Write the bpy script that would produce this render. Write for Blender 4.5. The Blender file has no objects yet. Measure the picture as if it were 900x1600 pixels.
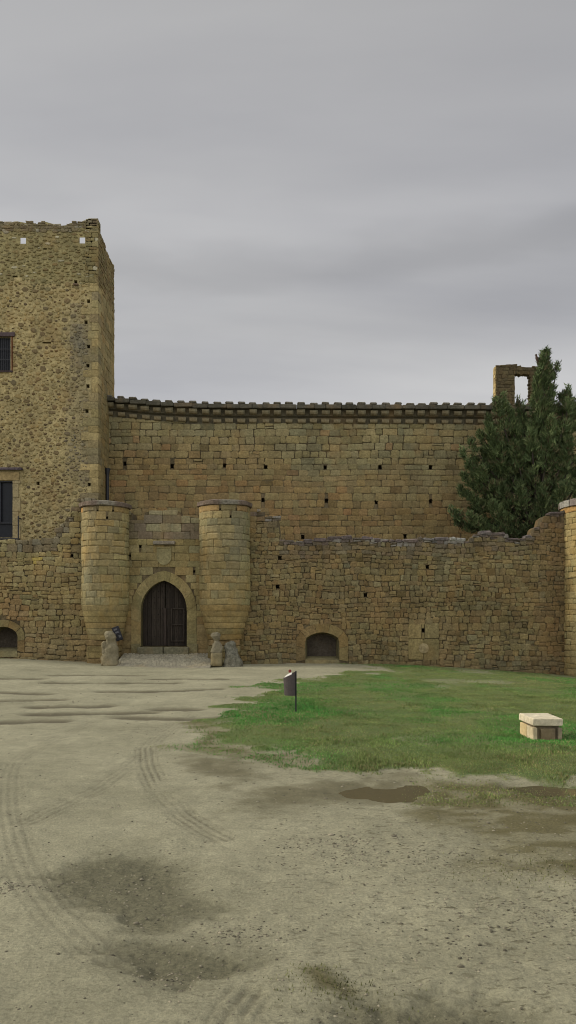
import bpy, math, random
import numpy as np
from mathutils import Vector, noise as mn

random.seed(7)
RNG = np.random.default_rng(11)
C = bpy.context.scene.collection
F = 1230.0          # focal length of the photograph in its own pixels
EYE = 2.3           # height of the camera
HOR = 963.0
def X(px, Y): return (px - 450.0) / F * Y
def Z(py, Y): return EYE + (HOR - py) / F * Y
def lin(r, g, b):
    f = lambda c: (c/255/12.92) if c/255 <= 0.04045 else ((c/255+0.055)/1.055)**2.4
    return (f(r), f(g), f(b))

# ------------------------------------------------------------------ scene objects
def link(o, parent=None):
    C.objects.link(o)
    if parent is not None:
        o.parent = parent
    return o
def tag(o, label=None, cat=None, group=None, kind=None):
    if label: o['label'] = label
    if cat: o['category'] = cat
    if group: o['group'] = group
    if kind: o['kind'] = kind
    return o
def thing(name, label, cat, loc=(0, 0, 0), group=None):
    o = bpy.data.objects.new(name, None)
    o.empty_display_size = 0.3
    o.location = loc
    link(o)
    return tag(o, label, cat, group, 'thing')

class MB:
    def __init__(s):
        s.v = []; s.f = []; s.c = []
    def add(s, vs, fs, col=(0.3, 0.3, 0.3)):
        n = len(s.v)
        s.v += [tuple(p) for p in vs]
        if len(vs) and isinstance(col, list): s.c += col
        else: s.c += [tuple(col)] * len(vs)
        s.f += [tuple(i + n for i in f) for f in fs]
    def box(s, x0, x1, y0, y1, z0, z1, col=(0.3, 0.3, 0.3), jit=0.0):
        r = lambda: random.uniform(-jit, jit)
        vs = [(x + r(), y + r(), z + r()) for z in (z0, z1) for y in (y0, y1) for x in (x0, x1)]
        s.add(vs, [(0, 2, 3, 1), (4, 5, 7, 6), (0, 1, 5, 4), (2, 6, 7, 3), (0, 4, 6, 2), (1, 3, 7, 5)], col)
    def bbox(s, x0, x1, y0, y1, z0, z1, b=0.02, col=(0.3, 0.3, 0.3), jit=0.0, rot=0.0):
        """a box with chamfered edges"""
        vs = []; cx, cy = (x0+x1)/2, (y0+y1)/2
        for k, (zz, ins) in enumerate(((z0, b), (z0+b, 0), (z1-b, 0), (z1, b))):
            x_0, x_1, y_0, y_1 = x0+ins, x1-ins, y0+ins, y1-ins
            ring = [(x_0+b, y_0), (x_1-b, y_0), (x_1, y_0+b), (x_1, y_1-b), (x_1-b, y_1), (x_0+b, y_1), (x_0, y_1-b), (x_0, y_0+b)]
            for (x, y) in ring:
                x += random.uniform(-jit, jit); y += random.uniform(-jit, jit); z = zz + random.uniform(-jit, jit)
                if rot:
                    dx, dy = x-cx, y-cy
                    x, y = cx+dx*math.cos(rot)-dy*math.sin(rot), cy+dx*math.sin(rot)+dy*math.cos(rot)
                vs.append((x, y, z))
        fs = [tuple(range(7, -1, -1)), tuple(range(24, 32))]
        for k in range(3):
            for i in range(8):
                j = (i+1) % 8
                fs.append((k*8+i, k*8+j, k*8+8+j, k*8+8+i))
        s.add(vs, fs, col)
    def tube(s, pts, rads, n=8, col=(0.1, 0.1, 0.1), cap=True):
        vs = []; fs = []
        for i, p in enumerate(pts):
            p = Vector(p)
            a = Vector(pts[max(i-1, 0)]); b = Vector(pts[min(i+1, len(pts)-1)])
            d = (b-a).normalized()
            u = d.orthogonal().normalized() if abs(d.z) < 0.9 else Vector((1, 0, 0)).cross(d).normalized()
            w = d.cross(u)
            for k in range(n):
                t = 2*math.pi*k/n
                vs.append(tuple(p + (u*math.cos(t) + w*math.sin(t))*rads[i]))
        for i in range(len(pts)-1):
            for k in range(n):
                j = (k+1) % n
                fs.append((i*n+k, i*n+j, (i+1)*n+j, (i+1)*n+k))
        if cap:
            fs.append(tuple(range(n-1, -1, -1))); fs.append(tuple((len(pts)-1)*n+k for k in range(n)))
        s.add(vs, fs, col)
    def build(s, name, m, parent=None, smooth=False):
        me = bpy.data.meshes.new(name)
        me.from_pydata(s.v, [], s.f)
        at = me.attributes.new('Col', 'FLOAT_COLOR', 'POINT')
        a = np.ones((len(s.v), 4), np.float32); a[:, :3] = np.array(s.c, np.float32).reshape(-1, 3)
        at.data.foreach_set('color', a.ravel())
        if smooth:
            me.polygons.foreach_set('use_smooth', np.ones(len(me.polygons), bool))
        me.materials.append(m)
        me.update()
        return link(bpy.data.objects.new(name, me), parent)

def np_mesh(name, verts, tris, m, cols=None, attrs=None, smooth=False, parent=None):
    me = bpy.data.meshes.new(name)
    k = tris.shape[1]
    me.vertices.add(len(verts)); me.vertices.foreach_set('co', np.ascontiguousarray(verts, np.float32).ravel())
    me.loops.add(tris.size); me.loops.foreach_set('vertex_index', np.ascontiguousarray(tris, np.int32).ravel())
    me.polygons.add(len(tris)); me.polygons.foreach_set('loop_start', np.arange(0, tris.size, k, dtype=np.int32))
    if smooth: me.polygons.foreach_set('use_smooth', np.ones(len(tris), bool))
    for an, a in ([('Col', cols)] if cols is not None else []) + list((attrs or {}).items()):
        at = me.attributes.new(an, 'FLOAT_COLOR', 'POINT')
        b = np.ones((len(verts), 4), np.float32); b[:, :3] = a
        at.data.foreach_set('color', b.ravel())
    me.update(calc_edges=True); me.validate()
    me.materials.append(m)
    return link(bpy.data.objects.new(name, me), parent)

# ------------------------------------------------------------------ numpy noise
def _h(ix, iy, s):
    n = (ix.astype(np.int64)*374761393 + iy.astype(np.int64)*668265263 + s*974711) & 0xffffffff
    n = ((n ^ (n >> 13)) * 1274126177) & 0xffffffff
    n = n ^ (n >> 16)
    return (n & 0xffffff) / float(0xffffff)
def vn(x, y, s=0):
    x = np.asarray(x, float); y = np.asarray(y, float)
    ix = np.floor(x); iy = np.floor(y); fx = x-ix; fy = y-iy
    fx = fx*fx*(3-2*fx); fy = fy*fy*(3-2*fy)
    a = _h(ix, iy, s); b = _h(ix+1, iy, s); c = _h(ix, iy+1, s); d = _h(ix+1, iy+1, s)
    return (a*(1-fx)+b*fx)*(1-fy) + (c*(1-fx)+d*fx)*fy
def fbm(x, y, s=0, o=4):
    t = 0; amp = 0.5; n = 0
    for k in range(o):
        t = t + amp*vn(np.asarray(x)*2**k, np.asarray(y)*2**k, s+17*k); n += amp; amp *= 0.5
    return t/n
def sstep(a, b, x):
    t = np.clip((x-a)/(b-a), 0, 1)
    return t*t*(3-2*t)

# ------------------------------------------------------------------ materials
def new_mat(name):
    m = bpy.data.materials.new(name); m.use_nodes = True
    nt = m.node_tree; b = nt.nodes['Principled BSDF']
    b.inputs['Specular IOR Level'].default_value = 0.15
    return m, nt, b
def nd(nt, t, **kw):
    n = nt.nodes.new(t)
    for k, v in kw.items():
        if k.startswith('i_'): n.inputs[k[2:].replace('_', ' ')].default_value = v
        else: setattr(n, k, v)
    return n
def col_noise(nt, coord, scale, lo, hi, detail=4.0, rough=0.6):
    n = nd(nt, 'ShaderNodeTexNoise'); n.inputs['Scale'].default_value = scale
    n.inputs['Detail'].default_value = detail; n.inputs['Roughness'].default_value = rough
    nt.links.new(coord, n.inputs['Vector'])
    r = nd(nt, 'ShaderNodeMapRange'); r.inputs[1].default_value = 0.3; r.inputs[2].default_value = 0.7
    r.inputs[3].default_value = lo; r.inputs[4].default_value = hi
    nt.links.new(n.outputs['Fac'], r.inputs[0])
    return n, r
def mulcol(nt, a, fac):
    v = nd(nt, 'ShaderNodeVectorMath', operation='SCALE')
    nt.links.new(a, v.inputs[0]); nt.links.new(fac, v.inputs['Scale'])
    return v.outputs[0]
def mixc(nt, fac, a, b):
    x = nd(nt, 'ShaderNodeMix', data_type='RGBA')
    if isinstance(fac, float): x.inputs[0].default_value = fac
    else: nt.links.new(fac, x.inputs[0])
    for sock, v in ((x.inputs[6], a), (x.inputs[7], b)):
        if isinstance(v, tuple): sock.default_value = (*v[:3], 1)
        else: nt.links.new(v, sock)
    return x.outputs[2]
def maprange(nt, v, a, b, c=0.0, d=1.0):
    r = nd(nt, 'ShaderNodeMapRange'); r.inputs[1].default_value = a; r.inputs[2].default_value = b
    r.inputs[3].default_value = c; r.inputs[4].default_value = d
    nt.links.new(v, r.inputs[0]); return r.outputs[0]
def bump(nt, b, h, strength, dist):
    n = nd(nt, 'ShaderNodeBump'); n.inputs['Strength'].default_value = strength; n.inputs['Distance'].default_value = dist
    nt.links.new(h, n.inputs['Height']); nt.links.new(n.outputs[0], b.inputs['Normal'])

def stone_mat(name, patch=0.25, grain=0.35, lichen=(0.10, 0.10, 0.075), lichen_amt=0.35, ochre=(0.33, 0.2, 0.075), ochre_amt=0.3, bd=0.03):
    m, nt, b = new_mat(name)
    tc = nd(nt, 'ShaderNodeTexCoord').outputs['Object']
    at = nd(nt, 'ShaderNodeAttribute', attribute_name='Col')
    _, p = col_noise(nt, tc, 0.55, 1-patch, 1+patch, 5, 0.65)
    fn, g = col_noise(nt, tc, 9.0, 1-grain, 1+grain, 6, 0.75)
    fn2, g2 = col_noise(nt, tc, 3.2, 1-grain*0.6, 1+grain*0.6, 7, 0.8)
    c = mulcol(nt, at.outputs['Color'], p.outputs[0]); c = mulcol(nt, c, g.outputs[0]); c = mulcol(nt, c, g2.outputs[0])
    ln, _ = col_noise(nt, tc, 1.3, 0, 1, 8, 0.7)
    c = mixc(nt, maprange(nt, ln.outputs['Fac'], 0.55, 0.75, 0, lichen_amt), c, lichen)
    on = nd(nt, 'ShaderNodeTexNoise'); on.inputs['Scale'].default_value = 0.8; on.inputs['Detail'].default_value = 7
    mp = nd(nt, 'ShaderNodeMapping'); mp.inputs['Location'].default_value = (31, 17, 5); mp.inputs['Scale'].default_value = (1.3, 1.3, 0.8)
    nt.links.new(tc, mp.inputs[0]); nt.links.new(mp.outputs[0], on.inputs['Vector'])
    c = mixc(nt, maprange(nt, on.outputs['Fac'], 0.52, 0.72, 0, ochre_amt), c, ochre)
    nt.links.new(c, b.inputs['Base Color']); b.inputs['Roughness'].default_value = 0.95
    bn = nd(nt, 'ShaderNodeTexNoise'); bn.inputs['Scale'].default_value = 14; bn.inputs['Detail'].default_value = 8; bn.inputs['Roughness'].default_value = 0.7
    nt.links.new(tc, bn.inputs['Vector']); bump(nt, b, bn.outputs['Fac'], 0.9, bd)
    return m
def plain_mat(name, col, rough=0.8, vary=0.25, scale=8.0, spec=0.2, metal=0.0, bd=0.004):
    m, nt, b = new_mat(name)
    tc = nd(nt, 'ShaderNodeTexCoord').outputs['Object']
    n, r = col_noise(nt, tc, scale, 1-vary, 1+vary, 6, 0.7)
    rgb = nd(nt, 'ShaderNodeRGB'); rgb.outputs[0].default_value = (*col, 1)
    nt.links.new(mulcol(nt, rgb.outputs[0], r.outputs[0]), b.inputs['Base Color'])
    b.inputs['Roughness'].default_value = rough; b.inputs['Specular IOR Level'].default_value = spec; b.inputs['Metallic'].default_value = metal
    bump(nt, b, n.outputs['Fac'], 0.6, bd)
    return m

M_ASH = stone_mat('ashlar_sandstone')
M_RUB = stone_mat('rubble_sandstone', patch=0.3, grain=0.4)
M_TOW = stone_mat('tower_rubble', patch=0.22, grain=0.4, lichen_amt=0.25)
M_TUR = stone_mat('turret_sandstone', patch=0.25, grain=0.3, lichen_amt=0.4, ochre_amt=0.45, ochre=(0.36, 0.23, 0.07))
M_RUIN = stone_mat('shaded_ruin_stone', patch=0.2, grain=0.35, lichen_amt=0.1, ochre_amt=0.0)
M_CAP = stone_mat('lichened_coping', patch=0.3, grain=0.5, lichen=(0.25, 0.235, 0.19), lichen_amt=0.4, ochre_amt=0.1)
M_PALE = stone_mat('pale_limestone', patch=0.15, grain=0.25, lichen=(0.2, 0.19, 0.13), lichen_amt=0.35, ochre_amt=0.25, ochre=(0.5, 0.36, 0.16))
M_IRON = plain_mat('dark_iron', (0.02, 0.021, 0.024), 0.6, 0.3, 20, 0.4)
M_GLASS = plain_mat('dark_window_glass', (0.010, 0.012, 0.015), 0.35, 0.2, 4, 0.2, 0.0, 0.001)

# ------------------------------------------------------------------ masonry
def plane_map(Y0): return lambda u, v, w: (u, Y0 - w, v)
def side_map(X0): return lambda u, v, w: (X0 + w, u, v)
def cyl_map(cx, cy, r): return lambda u, v, w: (cx + (r+w)*math.sin(u/r), cy - (r+w)*math.cos(u/r), v)

def stone(mb, mp, u0, u1, v0, v1, col, w=0.0, back=-0.09, jit=0.02, cut=0.25, bulge=0.01):
    hw, hh = (u1-u0)/2, (v1-v0)/2
    if hw < 0.02 or hh < 0.02: return
    c = min(hw, hh)*cut
    r = lambda a: random.uniform(-a, a)
    ring = [(u0+c, v0), (u1-c, v0), (u1, v0+c), (u1, v1-c), (u1-c, v1), (u0+c, v1), (u0, v1-c), (u0, v0+c)]
    ring = [(a + r(jit), b + r(jit)) for a, b in ring]
    tu, tv = r(0.012), r(0.012)
    vs = []
    for a, b in ring: vs.append(mp(a, b, back))
    for a, b in ring: vs.append(mp(a, b, w - bulge*0.5 + tu*(a-u0-hw)/hw + tv*(b-v0-hh)/hh))
    uc, vc = (u0+u1)/2, (v0+v1)/2
    k = 0.62
    for a, b in ring: vs.append(mp(uc+(a-uc)*k, vc+(b-vc)*k, w + bulge*random.uniform(0.3, 1) + tu*k*(a-uc)/hw + tv*k*(b-vc)/hh))
    fs = []
    for i in range(8):
        j = (i+1) % 8
        fs.append((i, j, 8+j, 8+i)); fs.append((8+i, 8+j, 16+j, 16+i))
    fs.append(tuple(range(16, 24)))
    mb.add(vs, fs, col)

def masonry(mb, mp, u0, u1, vb, top, rows, lens, colf, gap=0.02, jit=0.02, prot=(-0.02, 0.02), cut=0.25, bulge=0.015,
            excl=(), split=0.0, wob=0.03, wfreq=0.35, skip=0.0, topjit=0.0):
    vmax = max(top(u0 + (u1-u0)*i/60) for i in range(61))
    v = vb; row = 0
    sd = random.random()*50
    wobf = lambda u, vv: wob*mn.noise((u*wfreq, vv*0.9, sd)) * 2
    while v < vmax + 0.1:
        h = random.uniform(*rows)
        iv = []
        for e in excl:
            a = [e(v + h*k) for k in (0.12, 0.35, 0.65, 0.88)]
            a = [q for q in a if q]
            if a: iv.append((min(q[0] for q in a), max(q[1] for q in a)))
        iv.sort()
        segs = []; s = u0
        for a, b in iv:
            if a > s: segs.append((s, min(a, u1)))
            s = max(s, b)
        if s < u1: segs.append((s, u1))
        for a, b in segs:
            if b-a < 0.05: continue
            u = a - (random.uniform(0, lens[0]) if a == u0 else 0)
            while u < b - 0.02:
                L = random.uniform(*lens)*(0.8 + 0.4*random.random())
                e = u + L
                if b - e < lens[0]*0.5: e = b
                ua, ub = max(u, a), min(e, b)
                uc = (ua+ub)/2
                dv = wobf(uc, v); dv2 = wobf(uc, v+h)
                va, vb_ = v + dv, v + h + dv2
                t = top(uc) + random.uniform(-topjit, topjit)
                if va < t - 0.08 and random.random() >= skip:
                    vb_ = min(vb_, t)
                    g = gap*random.choice((0.25, 0.4, 0.7, 1.0, 1.6))
                    if random.random() < split and vb_-va > rows[0]*0.8 and ub-ua > 0.25:
                        m = va + (vb_-va)*random.uniform(0.35, 0.65)
                        stone(mb, mp, ua+g/2, ub-g/2, va+g/2, m-g/2, colf(uc, va), random.uniform(*prot), jit=jit, cut=cut, bulge=bulge)
                        if ub-ua > 0.5 and random.random() < 0.5:
                            q = ua + (ub-ua)*random.uniform(0.35, 0.65)
                            stone(mb, mp, ua+g/2, q-g/2, m+g/2, vb_-g/2, colf(uc, m), random.uniform(*prot), jit=jit, cut=cut, bulge=bulge)
                            stone(mb, mp, q+g/2, ub-g/2, m+g/2, vb_-g/2, colf(uc, m), random.uniform(*prot), jit=jit, cut=cut, bulge=bulge)
                        else:
                            stone(mb, mp, ua+g/2, ub-g/2, m+g/2, vb_-g/2, colf(uc, m), random.uniform(*prot), jit=jit, cut=cut, bulge=bulge)
                    else:
                        stone(mb, mp, ua+g/2, ub-g/2, va+g/2, vb_-g/2, colf(uc, va), random.uniform(*prot), jit=jit, cut=cut, bulge=bulge)
                u = e
        v += h; row += 1

def grid_face(mb, mp, w, u0, u1, vb, top, holes, colf, step=0.5, depth=0.6, recess=True, drop=0.06):
    """the mortar core behind the stones: a sheet with true rectangular holes, each with a recess behind"""
    us = set([round(u0 + (u1-u0)*i/max(1, int((u1-u0)/step)), 4) for i in range(max(1, int((u1-u0)/step))+1)])
    for h in holes: us |= {round(h[0], 4), round(h[1], 4)}
    us = sorted(u for u in us if u0-1e-4 <= u <= u1+1e-4)
    vs = sorted({round(vb, 4)} | {round(h[2], 4) for h in holes if h[2] > vb} | {round(h[3], 4) for h in holes})
    V = []; Fc = []; Cc = []
    def inside(u, v): return any(h[0] < u < h[1] and h[2] < v < h[3] for h in holes)
    for i in range(len(us)-1):
        a, b = us[i], us[i+1]
        if b-a < 1e-4: continue
        for j in range(len(vs)):
            c0 = vs[j]; last = j == len(vs)-1
            ta, tb = (top(a)-drop, top(b)-drop) if last else (vs[j+1], vs[j+1])
            if inside((a+b)/2, (c0 + min(ta, tb))/2): continue
            n = len(V); V += [mp(a, c0, w), mp(b, c0, w), mp(b, tb, w), mp(a, ta, w)]
            Cc += [colf(a, c0)]*4; Fc.append((n, n+1, n+2, n+3))
    if recess:
        for h in holes:
            d = h[4] if len(h) > 4 else depth
            a, b, c0, c1 = h[:4]; n = len(V)
            up = 0.5*d if len(h) > 5 and h[5] and d > 0.1 else 0.0
            V += [mp(a, c0, w), mp(b, c0, w), mp(b, c1, w), mp(a, c1, w), mp(a-up*0.8, c0+up-0.06, w-d), mp(b+up*0.2, c0+up-0.06, w-d), mp(b+up*0.2, c1+up, w-d), mp(a-up*0.8, c1+up, w-d)]
            Cc += [colf(a, c0)]*8
            Fc += [(n, n+4, n+5, n+1), (n+1, n+5, n+6, n+2), (n+2, n+6, n+7, n+3), (n+3, n+7, n+4, n)]
            if not (len(h) > 5 and h[5]): Fc.append((n+4, n+7, n+6, n+5))
    mb.add(V, Fc, Cc)

def core(mb, mp, u0, u1, vb, top, thick, colf, step=0.5, w=-0.05, drop=0.06):
    """top, back and ends of a wall"""
    n = max(1, int((u1-u0)/step)); us = [u0 + (u1-u0)*i/n for i in range(n+1)]
    V = []; Fc = []; Cc = []
    for u in us:
        t = top(u)-drop
        V += [mp(u, t, w), mp(u, t, w-thick), mp(u, vb, w-thick)]; Cc += [colf(u, t)]*3
    for i in range(n):
        a = i*3; b = a+3
        Fc += [(a, b, b+1, a+1), (a+1, b+1, b+2, a+2)]
    for u in (u0, u1):
        k = len(V); t = top(u)-drop
        V += [mp(u, vb, w), mp(u, t, w), mp(u, t, w-thick), mp(u, vb, w-thick)]; Cc += [colf(u, vb)]*4
        Fc.append((k, k+1, k+2, k+3))
    mb.add(V, Fc, Cc)

def interp(pts):
    xs = [p[0] for p in pts]; ys = [p[1] for p in pts]
    return lambda u: float(np.interp(u, xs, ys))
def profile_interval(pts):
    def f(v):
        q = []
        for (a, b), (c, d) in zip(pts[:-1], pts[1:]):
            if (b - v)*(d - v) <= 0 and b != d: q.append(a + (c-a)*(v-b)/(d-b))
        return (min(q), max(q)) if len(q) > 1 else None
    return f
def rect_interval(h): return lambda v: (h[0], h[1]) if h[2] <= v <= h[3] else None
def arch_pts(uc, hw, vb, vs, va, pointed=True, n=12):
    """outline from the left foot over the crown to the right foot"""
    L = []
    rise = va - vs
    if pointed:
        R = (hw*hw + rise*rise)/(2*hw) if rise > 0 else hw
        cx = uc - hw + R; t1 = math.atan2(rise, uc - cx)
        for i in range(n+1):
            t = math.pi + (t1 - math.pi)*i/n
            L.append((cx + R*math.cos(t), vs + R*math.sin(t)))
    else:
        R = (hw*hw + rise*rise)/(2*rise); cz = va - R; t0 = math.atan2(vs-cz, -hw)
        for i in range(n+1):
            t = t0 + (math.pi/2 - t0)*i/n
            L.append((uc + R*math.cos(t), cz + R*math.sin(t)))
    pts = [(uc-hw, vb)] + L
    rp = [(2*uc - a, b) for a, b in reversed(pts[:-1])]
    return pts + rp
def offset(pts, d, vb):
    out = []
    for i, p in enumerate(pts):
        a = pts[max(i-1, 0)]; b = pts[min(i+1, len(pts)-1)]
        tx, ty = b[0]-a[0], b[1]-a[1]; l = math.hypot(tx, ty) or 1
        out.append((p[0] - ty/l*d, p[1] + tx/l*d))
    out[0] = (out[0][0], vb); out[-1] = (out[-1][0], vb)
    return out
def spandrel(mb, mp, pts, w, col):
    zt = max(p[1] for p in pts); V = []; Fc = []
    for p in pts: V += [mp(p[0], p[1], w), mp(p[0], zt, w)]
    for i in range(len(pts)-1):
        if abs(pts[i][0]-pts[i+1][0]) > 1e-5: Fc.append((2*i, 2*i+2, 2*i+3, 2*i+1))
    mb.add(V, Fc, col)
def reveal(mb, mp, pts, w0, w1, col, shrink=1.0, close=False, ccol=None):
    uc = (pts[0][0]+pts[-1][0])/2; vb = pts[0][1]
    q = [(uc+(a-uc)*shrink, vb+(b-vb)*(0.5+0.5*shrink)) for a, b in pts]
    n = len(pts); V = [mp(a, b, w0) for a, b in pts] + [mp(a, b, w1) for a, b in q]
    Fc = [(i, i+1, n+i+1, n+i) for i in range(n-1)] + [(0, n, 2*n-1, n-1)]
    mb.add(V, Fc, col)
    if close: mb.add([mp(a, b, w1) for a, b in q], [tuple(range(n))], ccol or col)
def voussoirs(mb, mp, inner, outer, colf, w=0.03, back=-0.12, block=0.42, gap=0.012):
    """ring of cut stones between two outlines with the same number of points"""
    def at(pts, t):
        d = [0]
        for a, b in zip(pts[:-1], pts[1:]): d.append(d[-1] + math.hypot(b[0]-a[0], b[1]-a[1]))
        s = t*d[-1]
        for i in range(len(pts)-1):
            if s <= d[i+1] + 1e-9:
                k = (s-d[i])/max(d[i+1]-d[i], 1e-9)
                return (pts[i][0]+(pts[i+1][0]-pts[i][0])*k, pts[i][1]+(pts[i+1][1]-pts[i][1])*k)
        return pts[-1]
    L = sum(math.hypot(b[0]-a[0], b[1]-a[1]) for a, b in zip(inner[:-1], inner[1:]))
    n = max(5, int(L/block)); n += (n+1) % 2
    e = gap/L/2
    for k in range(n):
        ts = [k/n+e, (k+0.5)/n, (k+1)/n-e]
        pi = [at(inner, t) for t in ts]; po = [at(outer, t) for t in ts]
        poly = pi + po[::-1]
        ww = w + random.uniform(-0.008, 0.008); col = colf(*po[1])
        V = [mp(a, b, ww) for a, b in poly] + [mp(a, b, back) for a, b in poly]
        Fc = [(0, 1, 4, 5), (1, 2, 3, 4)] + [(i, (i+1) % 6, 6+(i+1) % 6, 6+i) for i in range(6)]
        mb.add(V, Fc, col)

def shade(c, k, hue=0.0): return (c[0]*k*(1+hue), c[1]*k, c[2]*k*(1-hue))
# random stone colour near the palette's mean
def pick(pal, mean=0.55):
    m = tuple(sum(c[i] for c in pal)/len(pal) for i in range(3))
    c = blend(random.choice(pal), m, mean); c = (c[0]*1.07, c[1]*1.035, c[2]*0.90); k = random.uniform(0.85, 1.14)
    return shade(c, k, random.uniform(-0.05, 0.05))
def blend(a, b, t):
    t = max(0, min(1, t)); return tuple(a[i]*(1-t)+b[i]*t for i in range(3))

# base colours of the stones (linear)
OCHRE = (0.30, 0.225, 0.105); SAND = (0.33, 0.27, 0.145); OLIVE = (0.255, 0.225, 0.115); BROWN = (0.215, 0.15, 0.082)
GREYG = (0.245, 0.23, 0.145); RUST = (0.29, 0.165, 0.075); DARK = (0.12, 0.10, 0.075); PURP = (0.13, 0.105, 0.095)
MORT = (0.17, 0.135, 0.075)

# ================================================================== GROUND
GB = interp([(-60, 0.28), (-13.5, 0.26), (-9.3, 0.05), (-4.6, -0.05), (2.2, 0.0), (5.9, -0.08), (9.6, -0.3), (13.2, -0.55), (18, -0.65), (60, -0.9)])
GBX = np.array([-60, -13.5, -9.3, -4.6, 2.2, 5.9, 9.6, 13.2, 18, 60.]); GBZ = np.array([0.28, 0.26, 0.05, -0.05, 0.0, -0.08, -0.3, -0.55, -0.65, -0.9])
def GP(px, py):
    """a ground point seen in the photograph at px, py, on level ground"""
    d = EYE*F/(py-HOR); return (X(px, d), d)
def sdf(poly, x, y):
    d = np.full(x.shape, 1e9); ins = np.zeros(x.shape, bool)
    n = len(poly)
    for i in range(n):
        ax, ay = poly[i]; bx, by = poly[(i+1) % n]
        ex, ey = bx-ax, by-ay
        t = np.clip(((x-ax)*ex + (y-ay)*ey)/(ex*ex+ey*ey+1e-12), 0, 1)
        d = np.minimum(d, np.hypot(x-ax-t*ex, y-ay-t*ey))
        c = ((ay > y) != (by > y)) & (x < (bx-ax)*(y-ay)/(by-ay+1e-12) + ax)
        ins ^= c
    return np.where(ins, -d, d)
def pline(pts, x, y):
    """distance to a polyline, signed offset across it and length along it"""
    d = np.full(x.shape, 1e9); off = np.zeros(x.shape); al = np.zeros(x.shape); s = 0
    for (ax, ay), (bx, by) in zip(pts[:-1], pts[1:]):
        ex, ey = bx-ax, by-ay; L = math.hypot(ex, ey)
        t = np.clip(((x-ax)*ex + (y-ay)*ey)/(L*L), 0, 1)
        dd = np.hypot(x-ax-t*ex, y-ay-t*ey)
        cr = ((x-ax)*ey - (y-ay)*ex)/L
        m = dd < d
        d = np.where(m, dd, d); off = np.where(m, cr, off); al = np.where(m, s+t*L, al); s += L
    return d, off, al
def smooth_line(pxs, n=6):
    P = [Vector((*GP(*p), 0)) for p in pxs]; out = []
    for i in range(len(P)-1):
        p0 = P[max(i-1, 0)]; p1 = P[i]; p2 = P[i+1]; p3 = P[min(i+2, len(P)-1)]
        for k in range(n):
            t = k/n
            q = 0.5*((2*p1) + (p2-p0)*t + (2*p0-5*p1+4*p2-p3)*t*t + (3*p1-p0-3*p2+p3)*t**3)
            out.append((q.x, q.y))
    out.append((P[-1].x, P[-1].y)); return out

LAWN = [GP(*p) for p in ((600, 1047), (520, 1051), (452, 1062), (405, 1076), (372, 1098), (350, 1122), (352, 1150), (410, 1172), (500, 1188), (560, 1203), (690, 1216), (800, 1216), (900, 1218), (1100, 1222))] + [(24, 20), (24, 39), (13, 40), (2.4, 40)]
BALD = [GP(*p) for p in ((455, 1034.5), (600, 1036), (600, 1044), (560, 1052), (500, 1058), (440, 1062))]
WET = [[GP(*p) for p in q] for q in (
    ((65, 1370), (110, 1352), (170, 1337), (235, 1341), (275, 1358), (292, 1392), (335, 1421), (270, 1442), (200, 1447), (125, 1405)),
    ((165, 1474), (225, 1460), (300, 1467), (398, 1500), (355, 1524), (290, 1532), (210, 1512)),
    ((530, 1600), (590, 1562), (690, 1553), (790, 1570), (860, 1612), (760, 1680), (600, 1680)))]
MUD = [[GP(*p) for p in q] for q in (
    ((290, 1180), (370, 1172), (450, 1190), (540, 1205), (640, 1222), (660, 1246), (560, 1248), (470, 1258), (380, 1262), (320, 1225)),
    ((640, 1235), (760, 1222), (900, 1235), (1100, 1245), (1100, 1330), (900, 1318), (760, 1290), (660, 1262)))]
MOSS = [[GP(*p) for p in q] for q in (
    ((300, 1130), (352, 1118), (360, 1160), (420, 1178), (520, 1196), (440, 1196), (340, 1186), (285, 1165)),
    ((640, 1224), (800, 1228), (1000, 1236), (1100, 1370), (920, 1368), (820, 1345), (730, 1308), (630, 1268)),
    ((760, 1362), (850, 1345), (1000, 1345), (1000, 1380), (860, 1372)),
    ((470, 1518), (510, 1515), (575, 1545), (560, 1556), (500, 1552)))]
TRACKS = [smooth_line(q) for q in (
    ((228, 1172), (232, 1200), (250, 1235), (285, 1272), (345, 1308)),
    ((300, 1118), (255, 1150), (222, 1186), (165, 1225), (100, 1258), (40, 1285)),
    ((150, 1128), (70, 1165), (24, 1195), (14, 1240), (22, 1300), (50, 1370), (110, 1445), (190, 1505), (290, 1560), (372, 1612)),
    ((372, 1560), (352, 1590), (345, 1640)))]
TRW = [1.0, 0.55, 0.45, 0.7]
RUTS = [smooth_line(q) for q in (
    ((-60, 1079), (30, 1082), (75, 1084)), ((80, 1068), (180, 1067), (270, 1066)), ((60, 1104), (150, 1104), (165, 1103)),
    ((170, 1080), (250, 1080), (340, 1077)), ((0, 1129), (50, 1127), (95, 1128)), ((60, 1116), (140, 1115), (230, 1113)),
    ((245, 1060), (300, 1060), (350, 1061)), ((255, 1108), (285, 1108), (300, 1109)), ((-40, 1063), (20, 1063), (60, 1062)), ((200, 1121), (280, 1123), (330, 1122)), ((-30, 1095), (40, 1093), (90, 1093)),
    ((90, 1056), (170, 1055), (220, 1055)))]
PUDD = [([GP(*p) for p in ((556, 1234), (585, 1230), (640, 1230), (657, 1237), (640, 1243), (590, 1244), (560, 1240))], 'shallow brown puddle at the muddy edge of the lawn'),
        ([GP(*p) for p in ((820, 1230), (850, 1228), (885, 1231), (890, 1236), (850, 1236))], 'thin sliver of brown puddle in the mud at right')]

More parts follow.
